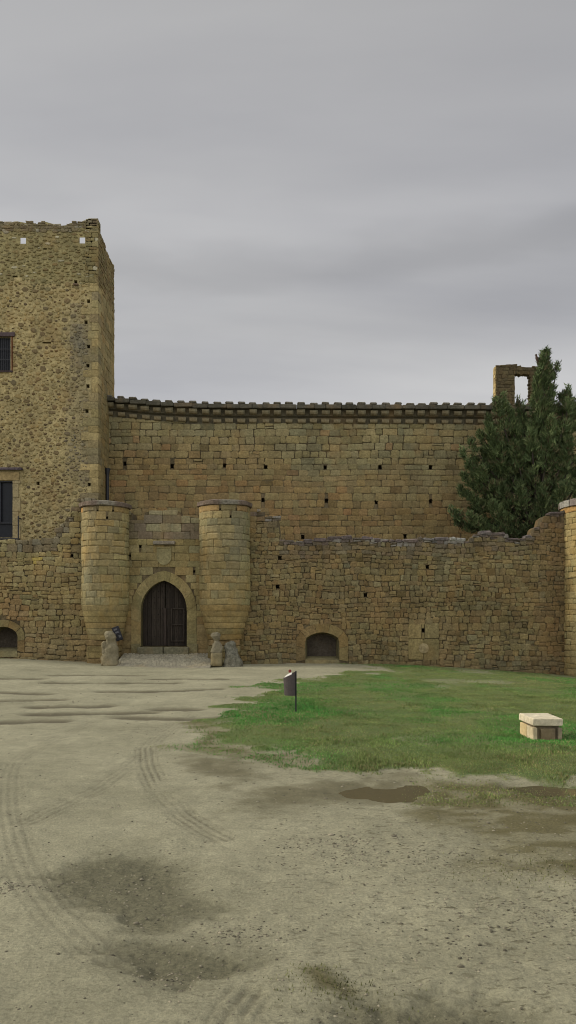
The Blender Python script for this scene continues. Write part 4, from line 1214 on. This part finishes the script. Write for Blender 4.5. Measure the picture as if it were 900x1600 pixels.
# dark tube added for the dark strip in the corner with the curtain wall
mb = MB(); yp = 1.7; xp = 0.12
mb.tube([(xp, yp, Z(790, YT+yp)), (xp, yp, Z(742, YT+yp))], [0.09, 0.09], 8, (0.06, 0.055, 0.05)); mb.tube([(xp, yp, Z(742, YT+yp)), (xp, yp, Z(732, YT+yp))], [0.09, 0.17], 8, (0.06, 0.055, 0.05))
mb.build('corner_tube', M_IRON, tower)
mb = MB(); zz = tz(444); mb.bbox(lx(115), lx(123), -0.14, 0.02, zz-0.08, zz, 0.02, (0.14, 0.10, 0.07), 0.01); mb.build('ledge', M_CAP, tower)

# ================================================================== RUINED WALL WITH AN OPENING
YR = 48.5
def ru(px): return X(px, YR)
def rz(py): return Z(py, YR)
ruin = thing('ruined_wall', 'ruined wall fragment with a square opening rising behind the tree', 'ruin', (ru(774), YR, 0))
OFR = Vector((ru(774), YR, 0)); mR = off_map(plane_map(YR), OFR)
top_r = interp([(ru(774), rz(571.5)), (ru(778), rz(570)), (ru(800), rz(569)), (ru(812), rz(570.5)), (ru(822), rz(572)), (ru(840), rz(572)), (ru(862), rz(574))])
op = (ru(804.5), ru(830), rz(660), rz(583))
def ruin_c(u, v): return shade(pick([OLIVE, BROWN, DARK], 0.8), 0.44)  # front stones darkened: the shade on this face is in the colour
mb = MB()
a0, a1 = ru(774.5), ru(862)
for (u0, u1, t, vb) in ((a0, op[0], top_r, 6.0), (op[1], a1, top_r, 6.0)):
    grid_face(mb, mR, -0.04, u0, u1, vb, t, [], lambda u, v: shade(MORT, 0.6), step=0.4)
    core(mb, mR, u0, u1, vb, t, 0.55, lambda u, v: shade(OCHRE, 0.8), step=0.4, w=-0.04)
grid_face(mb, mR, -0.04, op[0], op[1], op[3], top_r, [], lambda u, v: shade(MORT, 0.6), step=0.3)
core(mb, mR, op[0], op[1], op[3], top_r, 0.55, lambda u, v: shade(OLIVE, 0.6), step=0.3, w=-0.04)
mb.add([tuple(mR(op[0], op[3], -0.04)), tuple(mR(op[1], op[3], -0.04)), tuple(mR(op[1], op[3], -0.59)), tuple(mR(op[0], op[3], -0.59))], [(0, 1, 2, 3)], shade(OLIVE, 0.5))
masonry(mb, mR, a0, a1, 6.0, top_r, (0.15, 0.26), (0.2, 0.42), ruin_c, gap=0.014, jit=0.02, cut=0.3, excl=[rect_interval(op)], topjit=0.05, prot=(-0.02, 0.02))
mRs = lambda u, v, w: (-w + 0.02, u, v)
masonry(mb, mRs, 0.02, 0.58, 8.0, lambda u: rz(571), (0.24, 0.36), (0.3, 0.5), lambda u, v: shade(pick([OCHRE, SAND]), 1.1), gap=0.015, jit=0.012)  # left side coloured brighter than the front, as the sunlit edge
# ragged stones hanging into the opening
for i in range(9):
    u = op[0] + (op[1]-op[0])*(i+0.5)/9
    stone(mb, mR, u-0.06, u+0.06, op[3]-random.uniform(0.02, 0.12), op[3]+0.12, ruin_c(u, 0), 0.0, back=-0.5, jit=0.02, cut=0.6)
    v = op[3] - 0.15 - i*0.22
    L = random.uniform(0.03, 0.12); stone(mb, mR, op[1]-L, op[1]+0.1, v-0.1, v+0.1, ruin_c(u, 0), 0.0, back=-0.5, jit=0.02, cut=0.5)
mb.build('masonry', M_RUIN, ruin)

# ================================================================== TREE
YTREE = 42.2
def xx(px): return X(px, YTREE)
def zzt(py): return Z(py, YTREE)
tree = thing('juniper_tree', 'dark green bushy juniper growing behind the right end of the outer wall', 'tree', (xx(835), YTREE, 0))
OX = xx(835)
def bark_mat():
    m, nt, b = new_mat('juniper_bark')
    tc = nd(nt, 'ShaderNodeTexCoord').outputs['Object']
    mp = nd(nt, 'ShaderNodeMapping'); mp.inputs['Scale'].default_value = (12, 12, 1.5); nt.links.new(tc, mp.inputs[0])
    n, r = col_noise(nt, mp.outputs[0], 1.0, 0.0, 1.0, 6, 0.7)
    nt.links.new(mixc(nt, r.outputs[0], (0.03, 0.025, 0.02), (0.085, 0.07, 0.055)), b.inputs['Base Color']); b.inputs['Roughness'].default_value = 0.95
    bump(nt, b, n.outputs['Fac'], 1.0, 0.04); return m
M_BARK = bark_mat()
# each bough: from a point low on the trunk to a tip; foliage hangs round it
BOUGH = [ # tip px, tip py, dy, radius (m), start height py
    (852, 548, 0.0, 0.78, 760), (846, 562, -0.3, 0.5, 720), (866, 575, 0.4, 0.55, 760), (838, 585, -0.3, 0.6, 780), (874, 564, 0.2, 0.20, 700), (889, 605, 0.1, 0.40, 760), (884, 630, -0.6, 0.6, 780),
    (864, 602, 0.3, 0.5, 740), (880, 612, 0.2, 0.45, 740), (895, 622, 0.0, 0.5, 760), (811, 618, 0.4, 0.16, 740), (824, 622, 0.9, 0.18, 740), (786, 614, 0.2, 0.36, 750), (772, 624, -0.2, 0.42, 770), (766, 646, 0.5, 0.45, 790), (800, 640, 0.3, 0.45, 780), (822, 650, 0.3, 0.5, 780), (845, 610, 0.5, 0.5, 780),
    (748, 676, -0.2, 0.5, 770), (742, 712, 0.3, 0.6, 790), (752, 752, 0.5, 0.7, 810), (738, 795, 0.4, 0.6, 825), (722, 742, -0.2, 0.42, 800), (760, 668, -0.4, 0.6, 790), (734, 686, 0.0, 0.26, 790), (722, 700, 0.3, 0.24, 800), (728, 722, -0.3, 0.42, 810), (745, 735, -0.6, 0.55, 815), (718, 762, 0.1, 0.34, 815), (732, 775, -0.3, 0.5, 820), (703, 796, -0.1, 0.26, 815), (712, 812, 0.2, 0.30, 828),
    (728, 808, -0.7, 0.48, 830), (740, 820, 0.3, 0.5, 838), (760, 790, -1.0, 0.65, 840), (757, 700, 0.3, 0.5, 800), (775, 690, -0.3, 0.6, 800), (795, 700, -0.9, 0.62, 800), (820, 680, -1.1, 0.62, 800), (850, 660, -1.1, 0.6, 800), (880, 690, -1.0, 0.62, 800),
    (905, 632, 0.2, 0.6, 780), (915, 670, 0.0, 0.7, 800), (905, 740, -0.9, 0.62, 820), (870, 760, -1.4, 0.6, 830), (835, 770, -1.4, 0.6, 835), (800, 770, -1.4, 0.6, 838), (775, 760, -0.8, 0.6, 838),
    (930, 690, 0.3, 0.8, 800), (940, 760, 0.2, 0.8, 820), (780, 825, -0.9, 0.55, 845), (750, 835, -0.5, 0.45, 848), (815, 825, -1.0, 0.55, 845), (850, 805, -1.2, 0.55, 845), (885, 795, -1.0, 0.5, 840), (780, 730, 1.0, 0.7, 800), (830, 720, 1.2, 0.8, 800), (880, 720, 1.2, 0.7, 800), (800, 665, 0.9, 0.6, 790), (850, 640, 0.8, 0.7, 780)]
random.seed(77)
wb = MB()
wb.tube([(0, 0, -0.6), (0.05, 0.0, 2.5), (0.22, 0.05, 5.5), (0.3, 0, 8.5), (0.45, 0, 11.5), (xx(852)-OX, 0, zzt(560))], [0.34, 0.27, 0.22, 0.16, 0.09, 0.02], 9)
TV = []; TC = []
def spray(p, d, L, col):
    """a small flat twig of scale leaves: two narrow blades along d"""
    d = d.normalized(); side = d.orthogonal().normalized(); side.rotate(__import__('mathutils').Quaternion(d, random.random()*6.28))
    w = L*random.uniform(0.22, 0.36)
    TV.append((p - side*w*0.5, p + side*w*0.5, p + d*L))
    TC.append(col)
for (px, py, dy, rad, spy) in BOUGH:
    tip = Vector((xx(px)-OX, dy, zzt(py)))
    base = Vector((0.15 + random.uniform(-.2, .2), dy*0.15, min(zzt(spy), tip.z-0.6) - 0.3))
    mid = base.lerp(tip, 0.5) + Vector((0.25*(tip.x-base.x)*0.6, 0.1*dy, -0.35*abs(tip.x-base.x)*0.35))
    pts = []
    for i in range(9):
        t = i/8; pts.append(base*(1-t)**2 + mid*2*t*(1-t) + tip*t*t)
    wb.tube([tuple(p) for p in pts], [0.085*(1-i/8.6) + 0.008 for i in range(9)], 6)
    n = int(240*rad*max(1.0, (tip-base).length*0.42))
    tone = random.uniform(0.8, 1.2)
    for c in range(n):
        t = 0.30 + 0.70*random.random()**0.75
        ax = base*(1-t)**2 + mid*2*t*(1-t) + tip*t*t
        rr = rad*(1.0 - 0.9*max(0, (t-0.45)/0.55)**1.4)
        th = random.random()*6.283; q = rr*math.sqrt(random.random())
        ctr = ax + Vector((q*math.cos(th), q*math.sin(th)*0.9, random.uniform(-0.22, 0.12)))
        if mn.noise(ctr*1.9 + Vector((px*0.01, 0, 0))) < -0.14 and t < 0.93: continue
        out = Vector((math.cos(th)*0.8, math.sin(th)*0.8, 0.75))
        k = tone*random.uniform(0.5, 1.45)
        cc_ = random.random()
        col = (0.074*k, 0.106*k, 0.042*k) if cc_ < 0.5 else ((0.112*k, 0.142*k, 0.056*k) if cc_ < 0.9 else (0.13*k, 0.115*k, 0.06*k))
        for s_ in range(9):
            d = out + Vector((random.uniform(-.8, .8), random.uniform(-.8, .8), random.uniform(-.5, .9)))
            spray(ctr + Vector((random.uniform(-.12, .12), random.uniform(-.12, .12), random.uniform(-.12, .12))), d, random.uniform(0.13, 0.27), col)
wb.build('trunk', M_BARK, tree, smooth=True)
V = np.array([[tuple(a) for a in t] for t in TV]).reshape(-1, 3)
np_mesh('crown', V, np.arange(len(V)).reshape(-1, 3), M_CROWN, cols=np.repeat(np.array(TC), 3, 0), parent=tree)

# bird on a side shoot near the tree top
def blob(rings, n=12, col=(0.1, 0.1, 0.1)):
    """rings of (centre, rx, ry, axis tilt)"""
    mb = MB(); V = []
    for (c, rx, ry) in rings:
        for i in range(n):
            a = 2*math.pi*i/n; V.append((c[0] + rx*math.cos(a), c[1] + ry*math.sin(a), c[2]))
    Fc = [(k*n+i, k*n+(i+1) % n, (k+1)*n+(i+1) % n, (k+1)*n+i) for k in range(len(rings)-1) for i in range(n)] + [tuple(range(n-1, -1, -1)), tuple(range((len(rings)-1)*n, len(rings)*n))]
    mb.add(V, Fc, col); return mb
bx, bz = xx(838), zzt(567)
M_BIRD = plain_mat('brown_plumage', (0.055, 0.035, 0.025), 0.8, 0.35, 25)
M_BARKT = M_BARK
mb = blob([((0.10, 0, -0.16), 0.02, 0.02), ((0.085, 0, -0.08), 0.035, 0.03), ((0.05, 0, 0.0), 0.075, 0.065), ((0.015, 0, 0.08), 0.095, 0.085), ((-0.02, 0, 0.17), 0.095, 0.085), ((-0.045, 0, 0.245), 0.07, 0.065), ((-0.06, 0, 0.285), 0.048, 0.046), ((-0.07, 0, 0.325), 0.056, 0.052), ((-0.075, 0, 0.37), 0.052, 0.05), ((-0.075, 0, 0.405), 0.03, 0.03), ((-0.075, 0, 0.415), 0.008, 0.008)])
mb.add([(-0.12, -0.018, 0.37), (-0.12, 0.018, 0.37), (-0.12, 0, 0.345), (-0.175, 0, 0.345)], [(0, 1, 3), (1, 2, 3), (2, 0, 3)])
for s in (-1, 1): mb.tube([(0.01, s*0.03, 0.0), (0.0, s*0.03, -0.09)], [0.012, 0.009], 5)
bird = mb.build('bird', M_BIRD, None, smooth=True); bird.location = (bx, YTREE-0.2, bz)
tag(bird, 'small dark brown bird perched on a twig by the tree top', 'bird')
mb = MB(); mb.tube([(xx(850)-OX, -0.1, bz-0.55), (bx-OX+0.12, -0.2, bz-0.18), (bx-OX-0.03, -0.2, bz-0.085)], [0.03, 0.02, 0.012], 6); mb.build('twig', M_BARK, tree)

# ================================================================== THINGS ON THE GROUND
def gzv(x, y): return float(ground_z(np.array([x]), np.array([y]))[0])
def rock(rings, seed, amp=0.08, freq=3.0, n=18):
    """a carved and weathered stone: rings of (z, cx, cy, rx, ry, squareness)"""
    R = []
    for (a, b) in zip(rings[:-1], rings[1:]):
        for k in range(4):
            t = k/4; R.append(tuple(a[i]*(1-t)+b[i]*t for i in range(6)))
    R.append(rings[-1]); V = []
    for (z, cx, cy, rx, ry, sq) in R:
        for i in range(n):
            a = 2*math.pi*i/n; c, s = math.cos(a), math.sin(a)
            e = 1-0.55*sq
            px = cx + rx*math.copysign(abs(c)**e, c); py = cy + ry*math.copysign(abs(s)**e, s)
            d = mn.fractal(Vector((px*freq, py*freq, z*freq+seed*7.1)), 0.8, 2.0, 4)*amp
            V.append((px + c*d, py + s*d, z + 0.3*d))
    Fc = [(k*n+i, k*n+(i+1) % n, (k+1)*n+(i+1) % n, (k+1)*n+i) for k in range(len(R)-1) for i in range(n)] + [tuple(range((len(R)-1)*n, len(R)*n)), tuple(range(n-1, -1, -1))]
    return V, Fc
def S(px): return px/F*36.7          # width of px pixels at the guard stones
GYs = 36.7
gx = X(173, GYs); gzz = Z(1038, GYs)
mb = MB(); V, Fc = rock([(-0.1, 0.02, 0, 0.36, 0.3, 0.6), (0.35, 0.02, 0, 0.35, 0.3, 0.5), (0.75, 0.02, 0, 0.33, 0.28, 0.4), (0.98, 0.0, 0, 0.28, 0.25, 0.3), (1.12, 0.0, 0, 0.21, 0.22, 0.1), (1.28, 0.0, -0.02, 0.24, 0.24, 0.1), (1.42, -0.01, -0.02, 0.22, 0.22, 0.1), (1.53, -0.02, 0, 0.14, 0.14, 0.0), (1.57, -0.02, 0, 0.05, 0.05, 0)], 2, 0.10, 2.6)
mb.add(V, Fc, (0.20, 0.175, 0.11))
V, Fc = rock([(-0.05, -0.33, -0.05, 0.12, 0.16, 0.2), (0.35, -0.31, -0.05, 0.11, 0.15, 0.2), (0.75, -0.27, -0.05, 0.12, 0.13, 0.1), (0.95, -0.29, -0.05, 0.13, 0.12, 0.1), (1.08, -0.27, -0.05, 0.05, 0.05, 0)], 5, 0.07, 4.0)
mb.add(V, Fc, (0.185, 0.16, 0.10))
o = mb.build('guard_stone', M_PALE, None, smooth=True); o.location = (gx, GYs, gzz)
tag(o, 'weathered pale stone figure with a rounded head left of the gate ramp', 'stone figure', kind='thing')
gx = X(338.5, GYs); gzz = Z(1037, GYs)
gs = thing('guard_stone', 'smaller carved stone figure with ball head on a block right of the gate ramp', 'stone figure', (gx, GYs, gzz))
mb = MB(); V, Fc = rock([(-0.1, 0, 0, 0.27, 0.25, 1.0), (0.5, 0, 0, 0.27, 0.25, 1.0), (0.52, 0, 0, 0.24, 0.22, 0.9)], 8, 0.03, 4.0); mb.add(V, Fc, (0.20, 0.17, 0.095)); mb.build('pedestal', M_PALE, gs, smooth=True)
mb = MB(); V, Fc = rock([(0.5, 0.0, 0, 0.26, 0.22, 0.5), (0.75, 0.02, 0, 0.24, 0.2, 0.3), (0.98, 0.03, 0, 0.17, 0.17, 0.1), (1.08, 0.0, 0, 0.13, 0.14, 0), (1.18, -0.02, -0.02, 0.19, 0.19, 0), (1.3, -0.03, -0.03, 0.21, 0.2, 0), (1.42, -0.03, -0.02, 0.16, 0.16, 0), (1.47, -0.03, 0, 0.05, 0.05, 0)], 9, 0.06, 3.5); mb.add(V, Fc, (0.19, 0.168, 0.11)); mb.build('figure', M_PALE, gs, smooth=True)
mb = MB(); V, Fc = rock([(-0.15, 0.0, 0, 0.42, 0.4, 0.3), (0.25, 0.0, 0, 0.40, 0.36, 0.3), (0.6, -0.06, 0.05, 0.32, 0.32, 0.3), (0.85, -0.1, 0.1, 0.25, 0.26, 0.2), (1.05, -0.06, 0.12, 0.22, 0.2, 0.2), (1.16, -0.04, 0.15, 0.1, 0.1, 0)], 13, 0.12, 2.6)
mb.add(V, Fc, (0.14, 0.135, 0.10))
o = mb.build('mossy_boulder', M_CAP, None, smooth=True); o.location = (X(364, 36.8), 36.8, Z(1040, 36.8))
tag(o, 'dark mossy boulder at the foot of the right turret', 'boulder')
# plaque beside the left figure
mb = MB(); mb.bbox(-0.17, 0.17, -0.04, 0.04, -0.34, 0.34, 0.015, (0.02, 0.02, 0.03)); 
pq = mb.build('plaque', plain_mat('dark_plaque', (0.011, 0.011, 0.015), 0.6, 0.2, 20, 0.4), None)
pq.location = (X(183.5, 37.2), 37.2, Z(990, 37.2)); pq.rotation_euler = (0.0, math.radians(-20), 0)
tag(pq, 'tilted dark navy plaque with grey marks behind the left stone figure', 'plaque')
mb = MB(); mb.bbox(-0.07, 0.09, -0.052, -0.038, 0.02, 0.10, 0.006, (0.3, 0.3, 0.3)); mb.bbox(-0.10, 0.06, -0.052, -0.038, 0.17, 0.25, 0.006, (0.3, 0.3, 0.3)); mb.bbox(0.02, 0.12, -0.052, -0.038, -0.22, -0.1, 0.006, (0.1, 0.1, 0.13)); mb.build('mark', plain_mat('plaque_grey', (0.12, 0.12, 0.125), 0.7, 0.5, 30), pq)
mb = MB(); mb.bbox(-0.03, 0.03, 0.03, 0.6, -0.33, 0.2, 0.01, (0.02, 0.02, 0.03)); mb.build('bracket', M_IRON, pq)

# litter bin
BY = EYE*F/(1112-HOR); bx = X(462.3, BY); bz = gzv(bx, BY)
bin_ = thing('litter_bin', 'brown metal litter bin on a thin black post, white bag in its slanted mouth', 'litter bin', (bx, BY, bz))
pm = BY/F
M_BIN = plain_mat('brown_painted_metal', (0.060, 0.048, 0.045), 0.55, 0.25, 12, 0.35)
M_BINP = plain_mat('black_post', (0.012, 0.012, 0.014), 0.5, 0.2, 20, 0.4)
H = 64*pm
mb = MB(); mb.bbox(-0.018, 0.018, -0.035, 0.035, -0.15, H, 0.006, (0.01, 0.01, 0.01)); mb.bbox(-0.06, -0.01, -0.02, 0.02, H-38*pm, H-33*pm, 0.01, (0.01, 0.01, 0.01)); mb.build('post', M_BINP, bin_)
def dsec(w, d, n=14):
    """half-round section: flat back at x = 0, bulging towards -x"""
    return [(-w*math.sin(math.pi*i/n), d*math.cos(math.pi*i/n)) for i in range(n+1)]
mb = MB(); w, d = 0.285, 0.16
zb = H-38*pm; sec = dsec(w, d); n = len(sec)
def rim(x): return H-2*pm + (x/w)*9*pm
V = [(x*0.9-0.02, y*0.9, zb) for x, y in sec] + [(x-0.02, y, rim(x)) for x, y in sec] + [(x*0.94-0.024, y*0.94, rim(x)) for x, y in sec] + [(x*0.85-0.024, y*0.85, zb+0.02) for x, y in sec]
Fc = []
for k in range(3):
    for i in range(n): Fc.append((k*n+i, k*n+(i+1) % n, (k+1)*n+(i+1) % n, (k+1)*n+i))
Fc += [tuple(range(n-1, -1, -1)), tuple(range(3*n, 4*n))]
mb.add(V, Fc, (0.06, 0.05, 0.045)); mb.build('bucket', M_BIN, bin_)
mb = MB(); V, Fc = [], []
random.seed(4)
for k, (s, dz) in enumerate(((0.74, -0.07), (0.92, -0.03), (0.95, 0.012), (0.85, 0.03), (0.6, 0.045), (0.25, 0.04))):
    for i, (x, y) in enumerate(dsec(w*0.8, d)):
        j = random.uniform(-0.012, 0.012)
        V.append((x*s*0.85-0.095+j, y*s*0.9+j, rim(x*s*0.85-0.095)+dz+j*0.8))
n = 15
for k in range(5):
    for i in range(n-1): Fc.append((k*n+i, k*n+i+1, (k+1)*n+i+1, (k+1)*n+i))
Fc.append(tuple(range(5*n, 6*n)))
mb.add(V, Fc, (0.7, 0.7, 0.7)); mb.build('bag', plain_mat('white_plastic_bag', (0.55, 0.54, 0.49), 0.45, 0.08, 10, 0.4), bin_, smooth=True)
mb = MB(); V, Fc = rock([(-0.02, 0, 0, 0.035, 0.03, 0.2), (0.03, 0, 0, 0.04, 0.03, 0.2), (0.05, 0, 0, 0.02, 0.02, 0)], 3, 0.01, 9, 10); mb.add(V, Fc, (0.2, 0.02, 0.02))
lt = mb.build('litter', plain_mat('red_litter', (0.16, 0.022, 0.018), 0.6), None); lt.location = (bx-0.14, BY-0.03, bz + rim(-0.12)+0.075)
tag(lt, 'scrap of dark red litter on top of the white bin bag', 'litter')

# stone seat
SY = EYE*F/(1157-HOR); sx0, sx1 = X(832, SY), X(880, SY); zs = 34.5/F*SY; sd = 0.86
sx, sz = (sx0+sx1)/2, gzv((sx0+sx1)/2, SY+0.3)
seat = thing('stone_seat', 'low stone block seat with a pale overhanging top slab, alone on the lawn', 'stone seat', (sx, SY, sz))
hwS = (sx1-sx0)/2; zl = zs*0.65
M_SEAT = stone_mat('seat_limestone', patch=0.12, grain=0.3, lichen=(0.22, 0.19, 0.12), lichen_amt=0.4, ochre_amt=0.25, ochre=(0.5, 0.36, 0.15), bd=0.012)
mb = MB(); mb.bbox(-hwS, hwS, 0, sd, zl+0.012, zs, 0.014, (0.56, 0.50, 0.36), 0.006); mb.build('top_slab', M_SEAT, seat)
mb = MB()
mb.bbox(-hwS+0.05, hwS-0.05, 0.07, sd-0.07, -0.08, zl+0.01, 0.008, (0.12, 0.10, 0.07))          # dark core seen in the joints
mb.build('core', M_SEAT, seat)
for (x0, x1, y0, y1, nm, c, z1) in ((-hwS+0.012, -hwS+0.10, 0.015, sd*0.47, 'side_panel', (0.50, 0.43, 0.28), zl-0.03), (-hwS+0.012, -hwS+0.10, sd*0.49, sd-0.02, 'side_panel', (0.52, 0.41, 0.22), zl-0.03),
                                (-hwS+0.165, hwS-0.135, 0.02, 0.16, 'front_panel', (0.17, 0.135, 0.085), zl-0.045), (hwS-0.085, hwS-0.012, 0.02, sd-0.02, 'side_panel', (0.26, 0.22, 0.15), zl-0.03)):  # front panel's colour darkened to stand for its shaded side
    mb = MB(); mb.bbox(x0, x1, y0, y1, -0.08, z1, 0.012, c, 0.003); mb.build(nm, M_SEAT, seat)

# ================================================================== LIGHT, SKY, CAMERA
w = bpy.data.worlds.new('World'); bpy.context.scene.world = w; w.use_nodes = True
nt = w.node_tree; bg = nt.nodes['Background']
SUN_EL, SUN_AZ = 26.0, -84.0      # azimuth measured from +Y (into the picture) clockwise: the sun stands at the left
sky = nd(nt, 'ShaderNodeTexSky'); sky.sky_type = 'NISHITA'; sky.sun_disc = False
sky.sun_elevation = math.radians(SUN_EL); sky.sun_rotation = math.radians(SUN_AZ); sky.dust_density = 3.0
tc = nd(nt, 'ShaderNodeTexCoord'); sp = nd(nt, 'ShaderNodeSeparateXYZ'); nt.links.new(tc.outputs['Generated'], sp.inputs[0])
def math_(op, a, b=None):
    n = nd(nt, 'ShaderNodeMath', operation=op)
    for i, v in enumerate((a, b)):
        if v is None: continue
        if isinstance(v, (int, float)): n.inputs[i].default_value = v
        else: nt.links.new(v, n.inputs[i])
    return n.outputs[0]
zc = math_('MAXIMUM', sp.outputs[2], 0.0)
dn = math_('ADD', zc, 0.10)
cb = nd(nt, 'ShaderNodeCombineXYZ'); nt.links.new(math_('DIVIDE', sp.outputs[0], dn), cb.inputs[0]); nt.links.new(math_('DIVIDE', sp.outputs[1], dn), cb.inputs[1])
mp = nd(nt, 'ShaderNodeMapping'); mp.inputs['Scale'].default_value = (0.42, 1.15, 1.0); mp.inputs['Location'].default_value = (1.7, 2.4, 0); mp.inputs['Rotation'].default_value = (0, 0, math.radians(-6)); nt.links.new(cb.outputs[0], mp.inputs[0])
n1 = nd(nt, 'ShaderNodeTexNoise'); n1.inputs['Scale'].default_value = 0.9; n1.inputs['Detail'].default_value = 6; n1.inputs['Roughness'].default_value = 0.48; n1.inputs['Distortion'].default_value = 0.3
nt.links.new(mp.outputs[0], n1.inputs['Vector'])
ramp = nd(nt, 'ShaderNodeValToRGB'); cr = ramp.color_ramp
cr.elements[0].position = 0.36; cr.elements[0].color = (2.98, 2.96, 3.08, 1); cr.elements[1].position = 0.62; cr.elements[1].color = (4.2, 4.13, 4.08, 1)
nt.links.new(n1.outputs['Fac'], ramp.inputs[0])
# brighter near the horizon and, as every overcast sky, towards the zenith
hz = nd(nt, 'ShaderNodeMapRange'); hz.inputs[1].default_value = 0.0; hz.inputs[2].default_value = 0.38; hz.inputs[3].default_value = 1.22; hz.inputs[4].default_value = 0.95; nt.links.new(zc, hz.inputs[0])
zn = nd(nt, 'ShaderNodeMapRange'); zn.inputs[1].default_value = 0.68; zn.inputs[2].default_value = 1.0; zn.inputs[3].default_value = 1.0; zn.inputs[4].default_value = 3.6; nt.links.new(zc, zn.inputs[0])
bk = nd(nt, 'ShaderNodeMapRange'); bk.inputs[1].default_value = 0.05; bk.inputs[2].default_value = -0.7; bk.inputs[3].default_value = 0.66; bk.inputs[4].default_value = 1.45; nt.links.new(sp.outputs[1], bk.inputs[0])  # unseen sky behind the camera brightened to light the facing walls
# broad cloud bands, wavy along the sky
n2 = nd(nt, 'ShaderNodeTexNoise'); n2.inputs['Scale'].default_value = 2.6; n2.inputs['Detail'].default_value = 4; n2.inputs['Roughness'].default_value = 0.55
mp2 = nd(nt, 'ShaderNodeMapping'); mp2.inputs['Scale'].default_value = (1.0, 1.0, 3.0); mp2.inputs['Location'].default_value = (4.3, 0.6, 1.18); nt.links.new(tc.outputs['Generated'], mp2.inputs[0]); nt.links.new(mp2.outputs[0], n2.inputs['Vector'])
zd = math_('ADD', zc, math_('MULTIPLY', math_('SUBTRACT', n2.outputs['Fac'], 0.5), 0.11))
zd = math_('ADD', zd, math_('MULTIPLY', sp.outputs[0], -0.05))
rb = nd(nt, 'ShaderNodeValToRGB'); e = rb.color_ramp.elements
stops = [(0.20, 1.06), (0.27, 1.08), (0.315, 1.0), (0.345, 0.93), (0.375, 0.97), (0.40, 0.85), (0.445, 1.05), (0.50, 0.97), (0.575, 0.89), (0.66, 0.79)]
e[0].position, e[1].position = stops[0][0], stops[-1][0]
for p_, v_ in stops[1:-1]: e.new(p_)
for el_, (p_, v_) in zip(e, stops): el_.color = (v_*0.8, v_*0.8, v_*0.8*(1.0 + 0.02*(v_ < 0.95)), 1)
rb.color_ramp.interpolation = 'EASE'
nt.links.new(zd, rb.inputs[0])
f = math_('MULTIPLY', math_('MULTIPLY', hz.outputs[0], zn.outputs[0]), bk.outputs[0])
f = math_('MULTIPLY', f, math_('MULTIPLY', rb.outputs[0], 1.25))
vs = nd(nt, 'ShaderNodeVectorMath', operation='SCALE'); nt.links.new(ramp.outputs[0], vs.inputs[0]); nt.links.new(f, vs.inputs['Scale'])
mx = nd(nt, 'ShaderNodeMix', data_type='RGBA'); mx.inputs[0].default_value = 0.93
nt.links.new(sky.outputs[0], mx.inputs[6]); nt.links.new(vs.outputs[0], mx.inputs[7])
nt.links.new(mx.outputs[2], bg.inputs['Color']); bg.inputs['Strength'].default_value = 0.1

sl = bpy.data.lights.new('sun', 'SUN'); sl.energy = 1.5; sl.angle = math.radians(14); sl.color = (1.0, 0.93, 0.80)
so = bpy.data.objects.new('sun', sl); link(so)
az = math.radians(SUN_AZ); el = math.radians(SUN_EL)
d = Vector((math.sin(az)*math.cos(el), math.cos(az)*math.cos(el), math.sin(el)))
so.rotation_euler = (-d).to_track_quat('-Z', 'Y').to_euler(); so.location = d*60 + Vector((0, 30, 0))

cam = bpy.data.cameras.new('camera'); co = bpy.data.objects.new('camera', cam); link(co)
co.location = (0, 0, EYE); co.rotation_euler = (math.radians(90), 0, 0)
cam.sensor_fit = 'AUTO'; cam.sensor_width = 36; cam.lens = F/1600*36; cam.shift_y = (HOR-800)/1600
cam.clip_start = 0.1; cam.clip_end = 3000
sc = bpy.context.scene; sc.camera = co
sc.view_settings.view_transform = 'Standard'; sc.view_settings.look = 'None'; sc.view_settings.exposure = 0.98; sc.view_settings.gamma = 1.0
sc.render.engine = 'CYCLES'; sc.cycles.filter_width = 1.0; sc.cycles.max_bounces = 6
